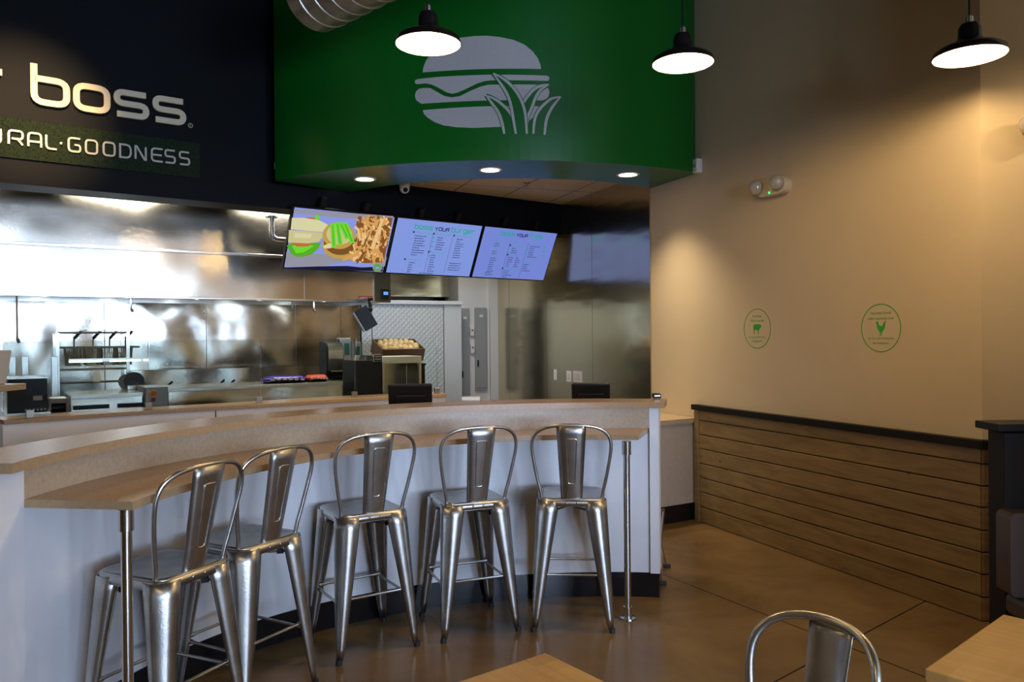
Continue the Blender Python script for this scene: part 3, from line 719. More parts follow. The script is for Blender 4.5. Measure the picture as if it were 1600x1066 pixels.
# ================================================================== OVAL DECALS
DECG = mat('green_vinyl', (.03, .40, .015), .5)
def decal(px, py, label, lines, animal):
    t = thing('wall_decal', label, 'decal', basis=rwf(px, py)); R_ = .152
    m = MB(); ribbon_solid(m, [(R_*math.cos(k*PI/24), R_*math.sin(k*PI/24)) for k in range(48)], .005, .0015, True); obj('ring', m, DECG, t)
    m = MB()
    for s_, z, sz in lines: text(m, s_, 0, z, sz, 0, .001)
    obj('lettering', m, DECG, t); m = MB()
    for poly in animal: flat(m, poly, 0, .0015)
    obj('animal_silhouette', m, DECG, t)
cow = [[(-.035, .032), (.020, .034), (.036, .026), (.048, .022), (.050, .014), (.042, .010), (.034, .004), (.026, -.006), (.020, -.012), (.006, -.012), (-.012, -.010), (-.024, -.006), (-.036, -.010), (-.042, .0), (-.042, .022)],
       [(-.038, .0), (-.026, .0), (-.029, -.022), (-.028, -.044), (-.033, -.044), (-.036, -.02)], [(.006, -.005), (.020, -.005), (.017, -.022), (.018, -.044), (.012, -.044), (.010, -.022)], [(.036, .026), (.040, .035), (.044, .025)]]
hen = [[(-.032, .040), (-.024, .044), (-.018, .036), (-.012, .018), (.004, .010), (.018, .018), (.024, .034), (.036, .044), (.044, .040), (.034, .034), (.036, .016), (.030, -.004), (.018, -.020), (.002, -.030), (-.012, -.022), (-.022, -.006), (-.028, .012), (-.030, .028), (-.038, .028)],
       [(-.004, -.026), (0, -.028), (-.002, -.048), (-.007, -.050)], [(.006, -.028), (.010, -.026), (.008, -.048), (.003, -.050)]]
decal(1183, 513.5, 'small green oval wall decal with a cow, left of two', [('Free Range', .088, .024), ('100% Grass Fed', .053, .024), ('No Growth Hormones', -.072, .021), ('No Antibiotics', -.103, .021)], cow)
decal(1376, 512.5, 'small green oval wall decal with a chicken, right of two', [('Naturally Raised', .088, .024), ('100% Vegetarian Diet', .053, .023), ('No Growth Hormones', -.072, .021), ('No Antibiotics', -.103, .021)], hen)

# ================================================================== MENU SCREENS
TA, TT, TW, TH = .902, math.radians(25.8), 1.055, .607
TD = Vector((math.sin(TA), math.cos(TA), 0)); TN = Vector((-math.cos(TA), math.sin(TA), 0))
TZ = Vector((0, 0, 1))*math.cos(TT)-TN*math.sin(TT); TY = TZ.cross(TD)
TO = Vector((-1.8446*1.06, 6.635*1.06, EYE+1.1317*1.06))
def em(name, c, s=1.0): 
    return mat(name, mul(c, .2), .35, emit=c, estr=s*.85)
LIL = em('screen_lilac', (.23, .33, .78)); LIL2 = em('screen_lilac_deep', (.19, .26, .72))
E_GREEN, E_NAVY, E_GREY = em('screen_green', (.0, .40, .26)), em('screen_navy', (.02, .02, .12)), em('screen_slate', (.06, .09, .22))
def tv_root(i, label):
    o = TO+TD*(i*TW*1.012)-TZ*TH
    t = thing('menu_screen', label, 'screen', basis=frame(o, TD, TY, TZ), group='menu screens above the counter')
    obj('screen_case', MB().box((TW/2, .03, TH/2), (TW, .05, TH)), BLACK, t, bevel=.004)
    for x in (.3, .75): obj('mounting_bracket', MB().box((x, .07, TH-.02), (.05, .05, .22)), BLACK, t)
    return t
def tvp(t, x, y):
    p = at_plane(x, y, t.matrix_basis.translation, TY)-t.matrix_basis.translation; return (p.dot(TD), p.dot(TZ))
for i, (lab, lil, ttl) in enumerate([('leftmost menu screen showing burger halves and fries', None, None),
                                ('middle menu screen titled boss your burger', LIL, ('boss', 'YOUR', 'burger')),
                                ('rightmost menu screen titled boss your fries', LIL2, ('boss', 'YOUR', 'fries'))]):
    t = tv_root(i, lab); bz = .014
    if i == 0:
        E = dict(bg=em('photo_blue', (.26, .32, .78)), paper=em('photo_paper', (.30, .30, .36)), bun=em('photo_bun', (.62, .56, .27)), bunl=em('photo_bun_light', (.72, .68, .38)), pat=em('photo_patty', (.20, .08, .02)),
                 gold=em('photo_gold', (.55, .34, .07)), gr=em('photo_lettuce', (.10, .42, .02)), gr2=em('photo_pickle', (.14, .72, .03)), fry=em('photo_fry', (.70, .36, .10)), fry2=em('photo_fry_light', (.85, .56, .24)), fry3=em('photo_fry_dark', (.24, .085, .02)), tom=em('photo_tomato', (.60, .14, .04)), blk=em('photo_dark', (.004, .006, .03)))
        Z = lambda L: [tvp(t, 380+x/5.923, 300+y/5.923) for x, y in L]
        obj('display', flat(MB(), [(bz, bz), (TW-bz, bz), (TW-bz, TH-bz), (bz, TH-bz)], .004, .001), E['bg'], t)
        k = [0]
        pic = {}
        def put(L, c, raw=False):
            k[0] += 1; m = pic.setdefault(c, MB()); flat(m, Z(L) if not raw else L, .003-k[0]*.00006, .00001)
        def ell(cx, cy, rx, ry, a=0, n=22): return [(cx+rx*math.cos(q)*math.cos(a)-ry*math.sin(q)*math.sin(a), cy+rx*math.cos(q)*math.sin(a)+ry*math.sin(q)*math.cos(a)) for q in [2*PI*j/n for j in range(n)]]
        put([(400, 560), (1330, 600), (1312, 690), (1000, 640), (700, 690), (392, 690)], 'paper')
        put([(382, 700), (700, 690), (960, 686), (1100, 700), (1295, 690), (1290, 738), (376, 712)], 'blk')  # dark area along the bottom of the screen picture
        put([(470, 160), (1390, 225), (1385, 262), (900, 240), (470, 195)], 'paper')
        put([(404, 500), (430, 480), (720, 470), (700, 520), (640, 575), (560, 602), (490, 600), (440, 570)], 'gr'); put([(450, 500), (560, 490), (660, 500), (560, 560), (490, 570)], 'gr2')
        put([(440, 470), (640, 478), (600, 505), (500, 508)], 'tom'); put(ell(630, 255, 75, 20), 'tom'); put(ell(685, 240, 22, 22), 'gr2')
        put([(452, 240), (560, 240), (700, 262), (780, 300), (782, 335), (740, 372), (600, 362), (440, 345)], 'bunl')
        put([(424, 352), (600, 366), (738, 378), (736, 420), (700, 462), (600, 478), (416, 468)], 'bun'); put([(480, 380), (640, 390), (620, 430), (470, 425)], 'bunl')
        put(ell(890, 500, 160, 120, .1), 'gold'); put(ell(895, 470, 150, 115, .1), 'pat'); put(ell(885, 405, 150, 125, .1), 'gold'); put(ell(890, 395, 120, 95, .1), 'bun'); put(ell(800, 500, 60, 22, -.2), 'bunl'); put(ell(960, 490, 50, 16, -.3), 'gold')
        for q, (x0, y0, x1, y1) in enumerate([(830, 300, 840, 520), (872, 290, 900, 500), (905, 290, 965, 440), (945, 290, 1010, 480)]):
            put([(x0-22, y0), (x0+18, y0-12), (x1+22, y1-12), (x1-20, y1)], 'gr2'); put([(x0-4, y0+10), (x0+4, y0+8), (x1+4, y1-25), (x1-6, y1-20)], 'gr')
        put([(1060, 300), (1150, 225), (1385, 240), (1300, 650), (1130, 660), (1020, 640), (1040, 440)], 'fry3')
        rf = random.Random(11)
        for q in range(190):
            cx, cy = rf.uniform(1060, 1350), rf.uniform(240, 640)
            if cx > 1400-(cy-215)*.205-25: continue
            if cy > 450 and rf.random() < .25: cx -= 60
            a = rf.choice([rf.uniform(.2, .9), rf.uniform(-1.4, -.7), rf.uniform(1.2, 1.7)]); L_ = rf.uniform(40, 90); w_ = rf.uniform(7, 11); ca, sa = math.cos(a), math.sin(a)
            put([(cx-L_*ca*.6-w_*sa*s2*1.0, max(222, cy-L_*sa*.6+w_*ca*s2)) if e2 < 0 else (min(cx+L_*ca*.6-w_*sa*s2, 1392-(cy-215)*.2), min(664, cy+L_*sa*.6+w_*ca*s2)) for e2, s2 in ((-1, -1), (1, -1), (1, 1), (-1, 1))], ('fry', 'fry', 'fry2', 'fry3')[q % 4])
        put([(910, 640), (925, 612), (1040, 560), (1050, 590)], 'fry'); put([(1170, 520), (1205, 530), (1300, 250), (1275, 240)], 'fry2')
        put(ell(1238, 695, 44, 42), 'paper'); put(ell(1238, 695, 34, 32), 'gr'); put(ell(1238, 700, 22, 12), 'bg')
        nmz = dict(paper='picture_paper', blk='picture_dark_area', gr='picture_lettuce', gr2='picture_pickles', tom='picture_tomato', bunl='picture_bun_crumb', bun='picture_bun', gold='picture_crust', pat='picture_patty', fry3='picture_dark_fries', fry='picture_fries', fry2='picture_light_fries', bg='picture_badge')
        for c, m in pic.items(): obj(nmz[c], m, E[c], t)
        continue
    obj('display', flat(MB(), [(bz, bz), (TW-bz, bz), (TW-bz, TH-bz), (bz, TH-bz)], .004, .001), lil, t)
    # titles
    gz = .50 if i == 1 else .515; sx = .034 if i == 1 else .03; sg_ = .013; st_ = .0085
    mg, mn, ml = MB(), MB(), MB(); x = .225 if i == 1 else .245
    x = word(mg, ttl[0], x, gz, sx*1.25, .034, sg_, st_, .0005, .002)+.02; x = word(mn, ttl[1], x, gz, sx, .034, sg_*.9, st_, .0005, .002)+.015
    word(mg, ttl[2], x, gz, sx*1.22, .034, sg_, st_, .0005, .002)
    rb = random.Random(5+i)
    def heading(x, z, s_, dot=True):
        text(mg, s_, x, z, .024, .002, .0004, 'LEFT')
        if dot: flat(mn, [(x-.025+.011*math.cos(q*PI/6), z+.008+.011*math.sin(q*PI/6)) for q in range(12)], .002, .0005)
    def lines(x, z, n, w_=.13, prices=False, step=.0255):
        for j in range(n):
            L_ = w_*rb.uniform(.45, 1); xx = x; zz = z-j*step
            while xx < x+L_:
                q = rb.uniform(.012, .035); flat(ml, [(xx, zz), (min(xx+q, x+L_), zz), (min(xx+q, x+L_), zz+.0095), (xx, zz+.0095)], .002, .0004); xx += q+.006
            if prices and j % 2 == 0: flat(mg, [(x+.205, zz), (x+.235, zz), (x+.235, zz+.010), (x+.205, zz+.010)], .002, .0004)
    if i == 1:
        heading(.25, .455, 'choose your protein'); lines(.25, .42, 9, .15, True); heading(.22, .16, 'choose your bun'); lines(.25, .13, 5, .09)
        heading(.49, .455, 'choose your cheese'); lines(.52, .42, 6, .10); heading(.48, .255, 'choose your sauce'); lines(.49, .225, 9, .09)
        heading(.74, .455, 'choose your toppings'); lines(.76, .42, 9, .11); lines(.74, .15, 4, .13, False); lines(.87, .15, 4, .02)
        for xx in (.455, .70): flat(mn, [(xx, .04), (xx+.0025, .04), (xx+.0025, .455), (xx, .455)], .002, .0004)
        lines(.40, .022, 1, .28)
    else:
        heading(.19, .44, 'regular', False); lines(.19, .41, 2, .12, True); heading(.19, .35, 'large', False); lines(.19, .32, 2, .12, True); heading(.19, .27, 'by itself', False); lines(.19, .24, 7, .10); lines(.17, .07, 2, .11)
        heading(.44, .445, 'toppings', False); heading(.44, .40, 'choose your fries'); lines(.45, .37, 3, .10, True); heading(.44, .29, 'choose your sauce'); lines(.43, .26, 5, .08); lines(.54, .26, 5, .07)
        heading(.42, .125, 'choose your topping'); lines(.42, .10, 4, .13); heading(.75, .44, 'kids menu', False); lines(.70, .41, 6, .15, True); heading(.70, .22, 'beverages', False); lines(.68, .19, 4, .12)
        for xx in (.40, .66): flat(mn, [(xx, .03), (xx+.0025, .03), (xx+.0025, .46), (xx, .46)], .002, .0004)
    obj('green_text', mg, E_GREEN, t); obj('navy_text', mn, E_NAVY, t); obj('small_text', ml, E_GREY, t)
# pipe mount beside the left screen
p = at_y(424, 322, 7.62); q = at_y(424, 367, 7.62)
t = thing('pipe_bracket', 'galvanized elbow pipe holding the leftmost menu screen from the wall header', 'pipe', (p.x, p.y, HDZ))
z1 = q.z; pt = [Vector((p.x, p.y, HDZ+.0)), Vector((p.x, p.y, z1+.06)), Vector((p.x, p.y, z1+.02))]
e_ = Vector((TD.x, TD.y, 0)); 
for k in range(1, 7):
    a = k*PI/12; pt.append(Vector((p.x, p.y, z1+.02))+e_*.06*(1-math.cos(a))+Vector((0, 0, -.06*math.sin(a))))
pt.append(pt[-1]+e_*.22)
obj('pipe', MB().tube(pt, .026, 14), DUCT, t, smooth=True, world=True)
obj('pipe_flange', MB().lathe([(.001, -.012), (.06, -.012), (.06, 0)], (p.x, p.y, HDZ), 20).tube([(p.x, p.y, HDZ), (p.x, p.y, HDZ-.05)], .032, 14), DUCT, t, smooth=True, world=True)
obj('pipe_coupling', MB().tube([(p.x, p.y, z1+.03), (p.x, p.y, z1+.07)], .031, 14), DUCT, t, smooth=True, world=True)

# ================================================================== KITCHEN
KA = Vector((-4.5, 6.85)); KE = Vector((.83, .558)).normalized(); KN = Vector((-KE.y, KE.x)); KANG = math.atan2(KE.y, KE.x)
def K(t, d, z): q = KA+KE*t+KN*d; return Vector((q.x, q.y, z))
def kk(px, py, d):
    q = KA+KN*d; p = at_plane(px, py, (q.x, q.y, 0), (KN.x, KN.y, 0)); r = Vector((p.x, p.y))-KA; return r.dot(KE), p.z
def kbasis(t, d, z): return frame(K(t, d, z), KE.to_3d(), KN.to_3d(), (0, 0, 1))
def krect(x0, y0, x1, y1, d):
    """t0, t1, z0, z1 of an upright rectangle seen between two pixels at depth d"""
    t0 = kk(x0, (y0+y1)/2, d)[0]; t1 = kk(x1, (y0+y1)/2, d)[0]; xm = (x0+x1)/2
    return t0, t1, kk(xm, y1, d)[1], kk(xm, y0, d)[1]
# exhaust hood
HT0, HT1 = -1.9, kk(609, 440, 0)[0]
hood = thing('exhaust_hood', 'long stainless steel exhaust hood over the cooking line', 'hood', basis=kbasis((HT0+HT1)/2, .6, 2.0))
HL = HT1-HT0
hz0, hz1 = kk(300, 466, 0)[1], kk(300, 394, 0)[1]
obj('hood_front', MB().box((0, -.585, (hz1-hz0)/2), (HL, .03, hz1-hz0)), HOODM, hood).location.z = hz0-2.0
obj('front_lip', MB().box((0, -.60, hz1-2.0), (HL, .05, .03)), STEEL2, hood, bevel=.004)
obj('bottom_rim', MB().box((0, -.59, hz0-2.0), (HL+.002, .045, .022)), STEEL2, hood, bevel=.004)
obj('upper_panel', MB().box((0, -.50, (hz1+CEILK)/2-2.0), (HL, .03, CEILK-hz1)), HOODM, hood)
m = MB().box((0, .58, (hz1+hz0)/2-2), (HL, .03, hz1-hz0)); m.box((0, 0, hz1-2.0), (HL, 1.16, .03)); obj('hood_body', m, STEEL2, hood)
for s_ in (-1, 1): obj('end_panel', MB().box((s_*(HL/2-.01), 0, (hz1+hz0)/2-2.0), (.02, 1.17, hz1-hz0)), STEEL2, hood)
obj('control_cabinet', MB().box((HL/2-.10, -.60, (hz0+hz1)/2-2.0+.0), (.20, .05, hz1-hz0)), mat('dark_steel', (.09, .08, .055), .35, .8), hood, bevel=.003)
obj('panel_seam', MB().box((HL/2-1.0, -.602, (hz0+hz1)/2-2.0), (.004, .002, hz1-hz0)), STEEL2, hood)
pc = obj('control_display', MB().box((HL/2-.075, -.632, hz0-2.0+.09), (.10, .02, .12)), BLACK, hood, bevel=.004)
obj('display_screen', MB().box((HL/2-.07, -.6435, hz0-2.0+.095), (.055, .002, .035)), em('blue_display', (.10, .30, 1.0), 1.5), pc)
m = MB(); text(m, 'CAPTIVEAIRE', HL/2-.30, hz0-2.0+.03, .026, -.6045); lb = obj('brand_label', MB().box((HL/2-.30, -.603, hz0-2.0+.04), (.17, .004, .04)), mat('red_label', (.25, .01, .01), .5), hood); obj('label_text', m, WTRIM, lb)
HLAMP = em('hood_lamp', (.75, .85, 1.0), 1.5)
for px in (-60, 70, 197, 307, 405, 505):
    t_, _ = kk(px, 470, .45)
    obj('hood_lamp', MB().ellipsoid((t_-(HT0+HT1)/2, -.15, hz0-2.0+.06), (.035, .035, .02), 14, 8), HLAMP, hood, smooth='all')
    q = K(t_, .45, hz0); lamp('hood_lamp_light', 'POINT', (q.x, q.y, hz0-.02), 1.0, (.86, .94, 1), shadow_soft_size=.025)
m = MB()
for px, y1 in ((27, 535), (205, 487), (457, 487), (490, 487)):
    t_, z_ = kk(px, y1, .5); T_ = t_-(HT0+HT1)/2; q = obj('drop_nozzle', MB().tube([(T_, -.1, hz0-1.97), (T_, -.1, z_-2.0+.03)], .008, 8).tube([(T_, -.1, z_-2.0+.03), (T_+.012, -.12, z_-2.0)], .014, 8), STEEL2, hood)
# steel backsplash sheets
bs_x = [-160, 0, 163, 285, 322, 462, 532, 563]
bst = [kk(x, 520, 1.2)[0] for x in bs_x]; bst[0] = HT0; bst = [bst[0], bst[2], bst[4], bst[5], bst[6], bst[7]]
for a, b in zip(bst, bst[1:]):
    m = MB(); q = K((a+b)/2, 1.2, 0); m.box((q.x, q.y, 1.5), (b-a-.008, .015, 2.9), KANG); struct('wall_backsplash_sheet', m, STEEL)
m = MB(); q = K((bst[0]+bst[-1])/2, 1.25, 0); m.box((q.x, q.y, CEILK/2), (bst[-1]-bst[0], .08, CEILK), KANG); struct('wall_cookline', m, WHITE)
# cooking line bench with shining riser
a, b, z0, z1 = krect(205, 575, 530, 592, .95)
t = thing('cooking_bench', 'long stainless cooking bench with raised back ledge under the hood', 'bench', basis=kbasis((HT0+b)/2, .75, 0)); L_ = b-HT0
obj('bench_body', MB().box((0, 0, .45), (L_, .75, .9)), STEEL2, t, bevel=.004)
obj('riser', MB().box((((a+b)/2-(HT0+b)/2), .30, (.9+z1)/2), (b-a, .10, z1-.9)), STEEL, t, bevel=.004)
# freezer room wall
RE = Vector((-RWN.x, -RWN.y))  # along back walls, toward the right wall
def rbox(px0, px1, py0, py1, o2, th):
    n = Vector((RE.y*-1, RE.x)); P_ = lambda x, y: at_plane(x, y, (o2.x, o2.y, 0), (n.x, n.y, 0))
    a, b = P_(px0, (py0+py1)/2), P_(px1, (py0+py1)/2); zt, zb2 = P_((px0+px1)/2, py0).z, P_((px0+px1)/2, py1).z
    return a, b, zb2, zt, n
FO = Vector((-1.75, 10.05))
a, b, z0, z1, n = rbox(565, 722, 470, 620, FO, 0)
mid = (a+b)/2; W_ = (b-a).length; ang = math.atan2(RE.y, RE.x)
fz = thing('walk_in_freezer', 'walk-in cold room with quilted aluminium wall behind the potato crate', 'cold room', basis=frame((mid.x, mid.y, 0), RE.to_3d(), n.to_3d(), (0, 0, 1)))
s1 = (578-562)/(722-562)*W_-W_/2; s2 = (692-562)/(722-562)*W_-W_/2
for x0, x1 in ((-W_/2, s1), (s1, s2), (s2, W_/2)): obj('wall_panel', MB().box(((x0+x1)/2, .05, (z1-.05)/2), (x1-x0-.008, .1, z1-.05)), DIAM if x0 > -W_/2-.01 and x1 < W_/2 else mat('pale_aluminium', (.55, .57, .55), .4, .6), fz, bevel=.003)
obj('top_trim', MB().box((0, .03, z1-.025), (W_, .14, .05)), mat('pale_trim', (.6, .62, .62), .4, .3), fz, bevel=.004)
obj('roof_panel', MB().box((0, .5, z1-.02), (W_, .9, .04)), STEEL2, fz)
m = MB(); q0_ = at_plane(600, 450, (FO.x+.15, FO.y+.9, 0), (n.x, n.y, 0)); q1_ = at_plane(718, 450, (FO.x+.15, FO.y+.9, 0), (n.x, n.y, 0)); md = (q0_+q1_)/2
struct('wall_upper_sheet', m.box((md.x, md.y, 2.665), ((q1_-q0_).length+.8, .02, .96), ang), STEELW)
# white column with electrical panels
CO = Vector((-.206, 11.07)); a, b, z0, z1, n = rbox(717, 778, 480, 615, CO, 0); W_ = (b-a).length; mid = (a+b)/2
m = MB().box((mid.x+n.x*.3, mid.y+n.y*.3, CEILK/2), (W_, .6, CEILK), ang); struct('column', m, WHITE)
def colthing(name, label, cat, px0, py0, px1, py1, dep, group=None):
    a, b, z0, z1, n = rbox(px0, px1, py0, py1, CO-Vector((n_.x, n_.y))*.0, 0); mid = (a+b)/2
    t = thing(name, label, cat, basis=frame((mid.x-n.x*.002, mid.y-n.y*.002, (z0+z1)/2), RE.to_3d(), n.to_3d(), (0, 0, 1)), group=group); return t, (b-a).length, z1-z0
n_ = n
m = MB(); a, b, z0, z1, n = rbox(764, 777, 480, 615, CO, 0); mid = (a+b)/2; m.box((mid.x-n.x*.03, mid.y-n.y*.03, CEILK/2), ((b-a).length, .07, CEILK), ang); struct('trim_3', m, WHITE)
for (x0, y0, x1, y1, lab) in [(718, 482, 733, 632, 'narrow grey electrical panel at the left edge of the white column'), (741.5, 481, 760, 610, 'grey electrical panel door on the right side of the white column')]:
    t, W_, H2 = colthing('electrical_panel', lab, 'electrical panel', x0, y0, x1, y1, 0)
    obj('panel_frame', MB().box((0, -.015, 0), (W_, .03, H2)), GREYP, t, bevel=.003); obj('panel_door', MB().box((0, -.034, 0), (W_*.86, .008, H2*.94)), GREYP, t, bevel=.002)
    obj('latch', MB().box((-W_*.3, -.042, -H2*.3+.15), (.022, .01, .09)), BLACK, t); obj('warning_sticker', MB().box((0, -.0395, H2*.40), (.05, .002, .035)), WTRIM, t)
for (x0, y0, x1, y1, lab) in [(733.5, 512, 739.5, 525, 'upper white thermostat box between the electrical panels'), (734, 539, 740, 552, 'lower white thermostat box between the electrical panels')]:
    t, W_, H2 = colthing('thermostat', lab, 'thermostat', x0, y0, x1, y1, 0)
    obj('thermostat_case', MB().box((0, -.02, 0), (W_, .04, H2)), WTRIM, t, bevel=.004); obj('thermostat_dial', MB().box((0, -.042, .02), (.02, .006, .02)), BLACK, t)
# switch plates on steel
for (px, py, n_sw, lab) in [(869.5, 585.5, 1, 'single white switch plate on the steel wall'), (891, 588, 2, 'double white switch plate on the steel wall'), (904.5, 588.5, 4, 'four-gang white switch plate on the steel wall')]:
    t = thing('switch_plate', lab, 'light switch', basis=rwf(px, py)); W_ = .045*n_sw+.03
    obj('plate', MB().box((0, -.015, 0), (W_, .006, .125)), WTRIM, t, bevel=.002)
    for k in range(n_sw): obj('switch', MB().box(((k-(n_sw-1)/2)*.045, -.022, 0), (.026, .01, .07)), WHITE, t, bevel=.002)

# front kitchen half wall with glass guards
KF = [(-3.56, 5.46), (-2.973, 6.032), (-2.177, 6.622), (-1.53, 7.154), (-.648, 7.66)]
kf = [((Vector(p)-KA).dot(KE), (Vector(p)-KA).dot(KN)) for p in KF]
def kline(off, x=None):
    P = smoothc(kf, 6); out = []
    for i in range(len(P)):
        a = P[max(0, i-1)]; b = P[min(len(P)-1, i+1)]; d = (b-a).normalized(); q = P[i]+Vector((-d.y, d.x))*off; v = K(q.x, q.y, 0); out.append((v.x, v.y))
    return out
kc = thing('pass_counter', 'white front half wall of the kitchen with narrow tan quartz top', 'counter', (-2.177, 6.622, 0))
obj('counter_top', MB().strip(kline(0), kline(.34), 1.018, 1.05), QUARTZ, kc, world=True, bevel=.003)
obj('front_panel', MB().strip(kline(.03), kline(.20), 0, 1.018), LAM, kc, world=True)
p = at_z(337, 648, 1.018)
# seam strip between front panels
KL = kline(.028)
best = min(range(len(KL)), key=lambda i: abs(800+FPX*KL[i][0]/KL[i][1]-337)); s_ = KL[best]
obj('panel_joint', MB().box((s_[0], s_[1], .5), (.006, .012, 1.03), KANG), BLACK, kc, world=True)
GLASS = mat('guard_glass', (.93, 1, .97), .02, trans=1.0); GLASS.node_tree.nodes['Principled BSDF'].inputs['IOR'].default_value = 1.12
GC = [3, 120, 233, 406, 555, 684]; KG = kline(.07); pts = []
def on_line(px):
    b_ = None
    for a, b in zip(KG, KG[1:]):
        u0, u1 = [800+FPX*p[0]/p[1] for p in (a, b)]
        if u0 <= px <= u1: f = (px-u0)/(u1-u0); return Vector((a[0]+(b[0]-a[0])*f, a[1]+(b[1]-a[1])*f))
    return Vector(KG[0]) if px < 300 else Vector(KG[-1])
for i, (x0, x1, lab) in enumerate([(3, 233, 'clear glass guard at the left end of the pass counter'), (233, 406, 'clear glass guard before the steel prep table, left of centre'), (406, 555, 'clear glass guard in front of the bread bags'), (555, 684, 'clear glass guard at the right end in front of the black box')]):
    a, b = on_line(x0+1.5), on_line(x1-1.5); d = (b-a); mid = (a+b)/2; t = thing('glass_guard', lab, 'glass guard', (mid.x, mid.y, 1.05), math.atan2(d.y, d.x), 'glass guards on the pass counter')
    obj('glass_panel', MB().box((0, 0, .285), (d.length, .008, .53)), GLASS, t)
    for x in ([-d.length/2+.16] if i == 0 else [])+[d.length/2-.005]:
        obj('glass_clip', MB().box((x, 0, .028), (.05, .035, .055)), STEEL2, t, bevel=.002)
# far left shelf and device
q = at_y(6, 606, 5.0)
t = thing('pickup_shelf', 'raised tan shelf end with pale support at far left of kitchen', 'shelf', (q.x-.35, q.y, 0))
obj('shelf_board', MB().box((0, 0, q.z+.0), (.80, .30, .04)), QUARTZ, t, bevel=.003); obj('shelf_support', MB().box((-.08, .0, q.z/2-.01), (.62, .04, q.z-.02)), LAM, t)
t = thing('order_terminal', 'beige slanted terminal on the far left shelf', 'terminal', (q.x-.22, q.y, q.z+.02))
m = MB().add([(-.2, -.1, 0), (.17, -.1, 0), (.17, .1, 0), (-.2, .1, 0), (-.2, -.05, .22), (.215, -.05, .22), (.215, .1, .22), (-.2, .1, .22)], [(0, 3, 2, 1), (4, 5, 6, 7), (0, 1, 5, 4), (1, 2, 6, 5), (2, 3, 7, 6), (3, 0, 4, 7)])
obj('terminal_body', m, mat('beige_plastic', (.50, .46, .38), .5), t, bevel=.008); obj('terminal_screen', MB().box((-.02, -.08, .11), (.28, .004, .15), 0, -.22), BLACK, t)

# steel prep tables behind the pass counter
def ktable(name, label, px0, px1, py, d, depth, mtl=None, z1=None):
    t0, z_ = kk(px0, py, d); t1, _ = kk(px1, py, d); z_ = kk((px0+px1)/2, py, d)[1] if z1 is None else z1
    t = thing(name, label, 'table', basis=kbasis((t0+t1)/2, d+depth/2, 0)); L_ = t1-t0
    obj('worktop', MB().box((0, 0, z_-.015), (L_, depth, .03)), STEEL2, t, bevel=.003)
    obj('front_panel', MB().box((0, -depth/2+.02, (z_-.03+.15)/2+.0), (L_-.02, .02, z_-.18)), mtl or STEEL, t)
    obj('side_panel', MB().box((L_/2-.015, .01, (z_-.03)/2), (.02, depth-.04, z_-.03)), STEEL2, t)
    obj('side_panel', MB().box((-L_/2+.015, .01, (z_-.03)/2), (.02, depth-.04, z_-.03)), STEEL2, t)
    return t, z_, (t0+t1)/2, L_
pt1, PZ1, PT1, PL1 = ktable('prep_table', 'long steel prep table behind the guard with bread bags on it', 262, 536, 602, -.95, .62)
pt2, PZ2, PT2, PL2 = ktable('prep_table', 'steel fryer dump table at left beside the black box', 110, 224, 616, -1.0, .62)
obj('tray_slot', MB().box((-.12, -.312, PZ2-.10), (.26, .01, .035)), BLACK, pt2); obj('tray_slot', MB().box((.19, -.312, PZ2-.10), (.24, .01, .035)), BLACK, pt2)
# bread bags
def bag(px0, py0, px1, py1, d, color, label, ntxt):
    t0, t1, z0, z1 = krect(px0, py0, px1, py1, d); L_ = t1-t0; h = max(.07, z1-PZ1)
    t = thing('bread_bag', label, 'bag', basis=kbasis((t0+t1)/2, d+.12, PZ1)); m = MB(); N = 14; vs = []; Kn = 14
    for i in range(N+1):
        x = -L_/2+L_*i/N; e_ = min(1, 5*min(i, N-i)/N+.25)
        for k in range(Kn):
            a = 2*PI*k/Kn; j = 1+.10*math.sin(i*2.4+k*1.3)
            vs.append((x, .10*math.cos(a)*e_*j, h/2+h/2*math.sin(a)*(e_*.9+.1)*min(1.0, j) if math.sin(a) > 0 else h/2+h/2*math.sin(a)))
    m.add(vs, [(i*Kn+k, i*Kn+(k+1) % Kn, (i+1)*Kn+(k+1) % Kn, (i+1)*Kn+k) for i in range(N) for k in range(Kn)]+[tuple(range(Kn-1, -1, -1)), tuple(range(N*Kn, N*Kn+Kn))])
    obj('bag_body', m, mat('bag_'+ntxt, color, .25), t, smooth='all'); m = MB()
    for k in range(6):
        x = -L_*.36+L_*.14*k; m.box((x, -.1075, h*.5+.005*math.sin(k)), (L_*.09, .004, .013))
    obj('bag_print', m, WTRIM, t); return t
bag(417, 588, 484, 602, -.85, (.05, .015, .30), 'shiny purple bread bag lying on the steel prep table', 'purple'); bag(484, 587, 517, 600, -.85, (.55, .05, .015), 'orange-red bread bag beside the purple one', 'orange')
# utensil handles behind
for px, py, lab in [(255, 602, 'black spatula handle standing up left of the grill'), (338, 599, 'left one of two black pan handles above the prep table'), (354, 599, 'right one of two black pan handles above the prep table')]:
    t_, z_ = kk(px, py, .35); t = thing('spatula', lab, 'spatula', basis=kbasis(t_, .42, .9)); z_ = max(z_, 1.0)-.9
    obj('blade', MB().box((-.06, 0, .006), (.12, .09, .006)), STEEL2, t); obj('handle', MB().tube([(-.01, 0, .01), (.02, 0, z_*.8), (.10, 0, z_+.03)], .012, 8), BLACK, t, smooth=True)
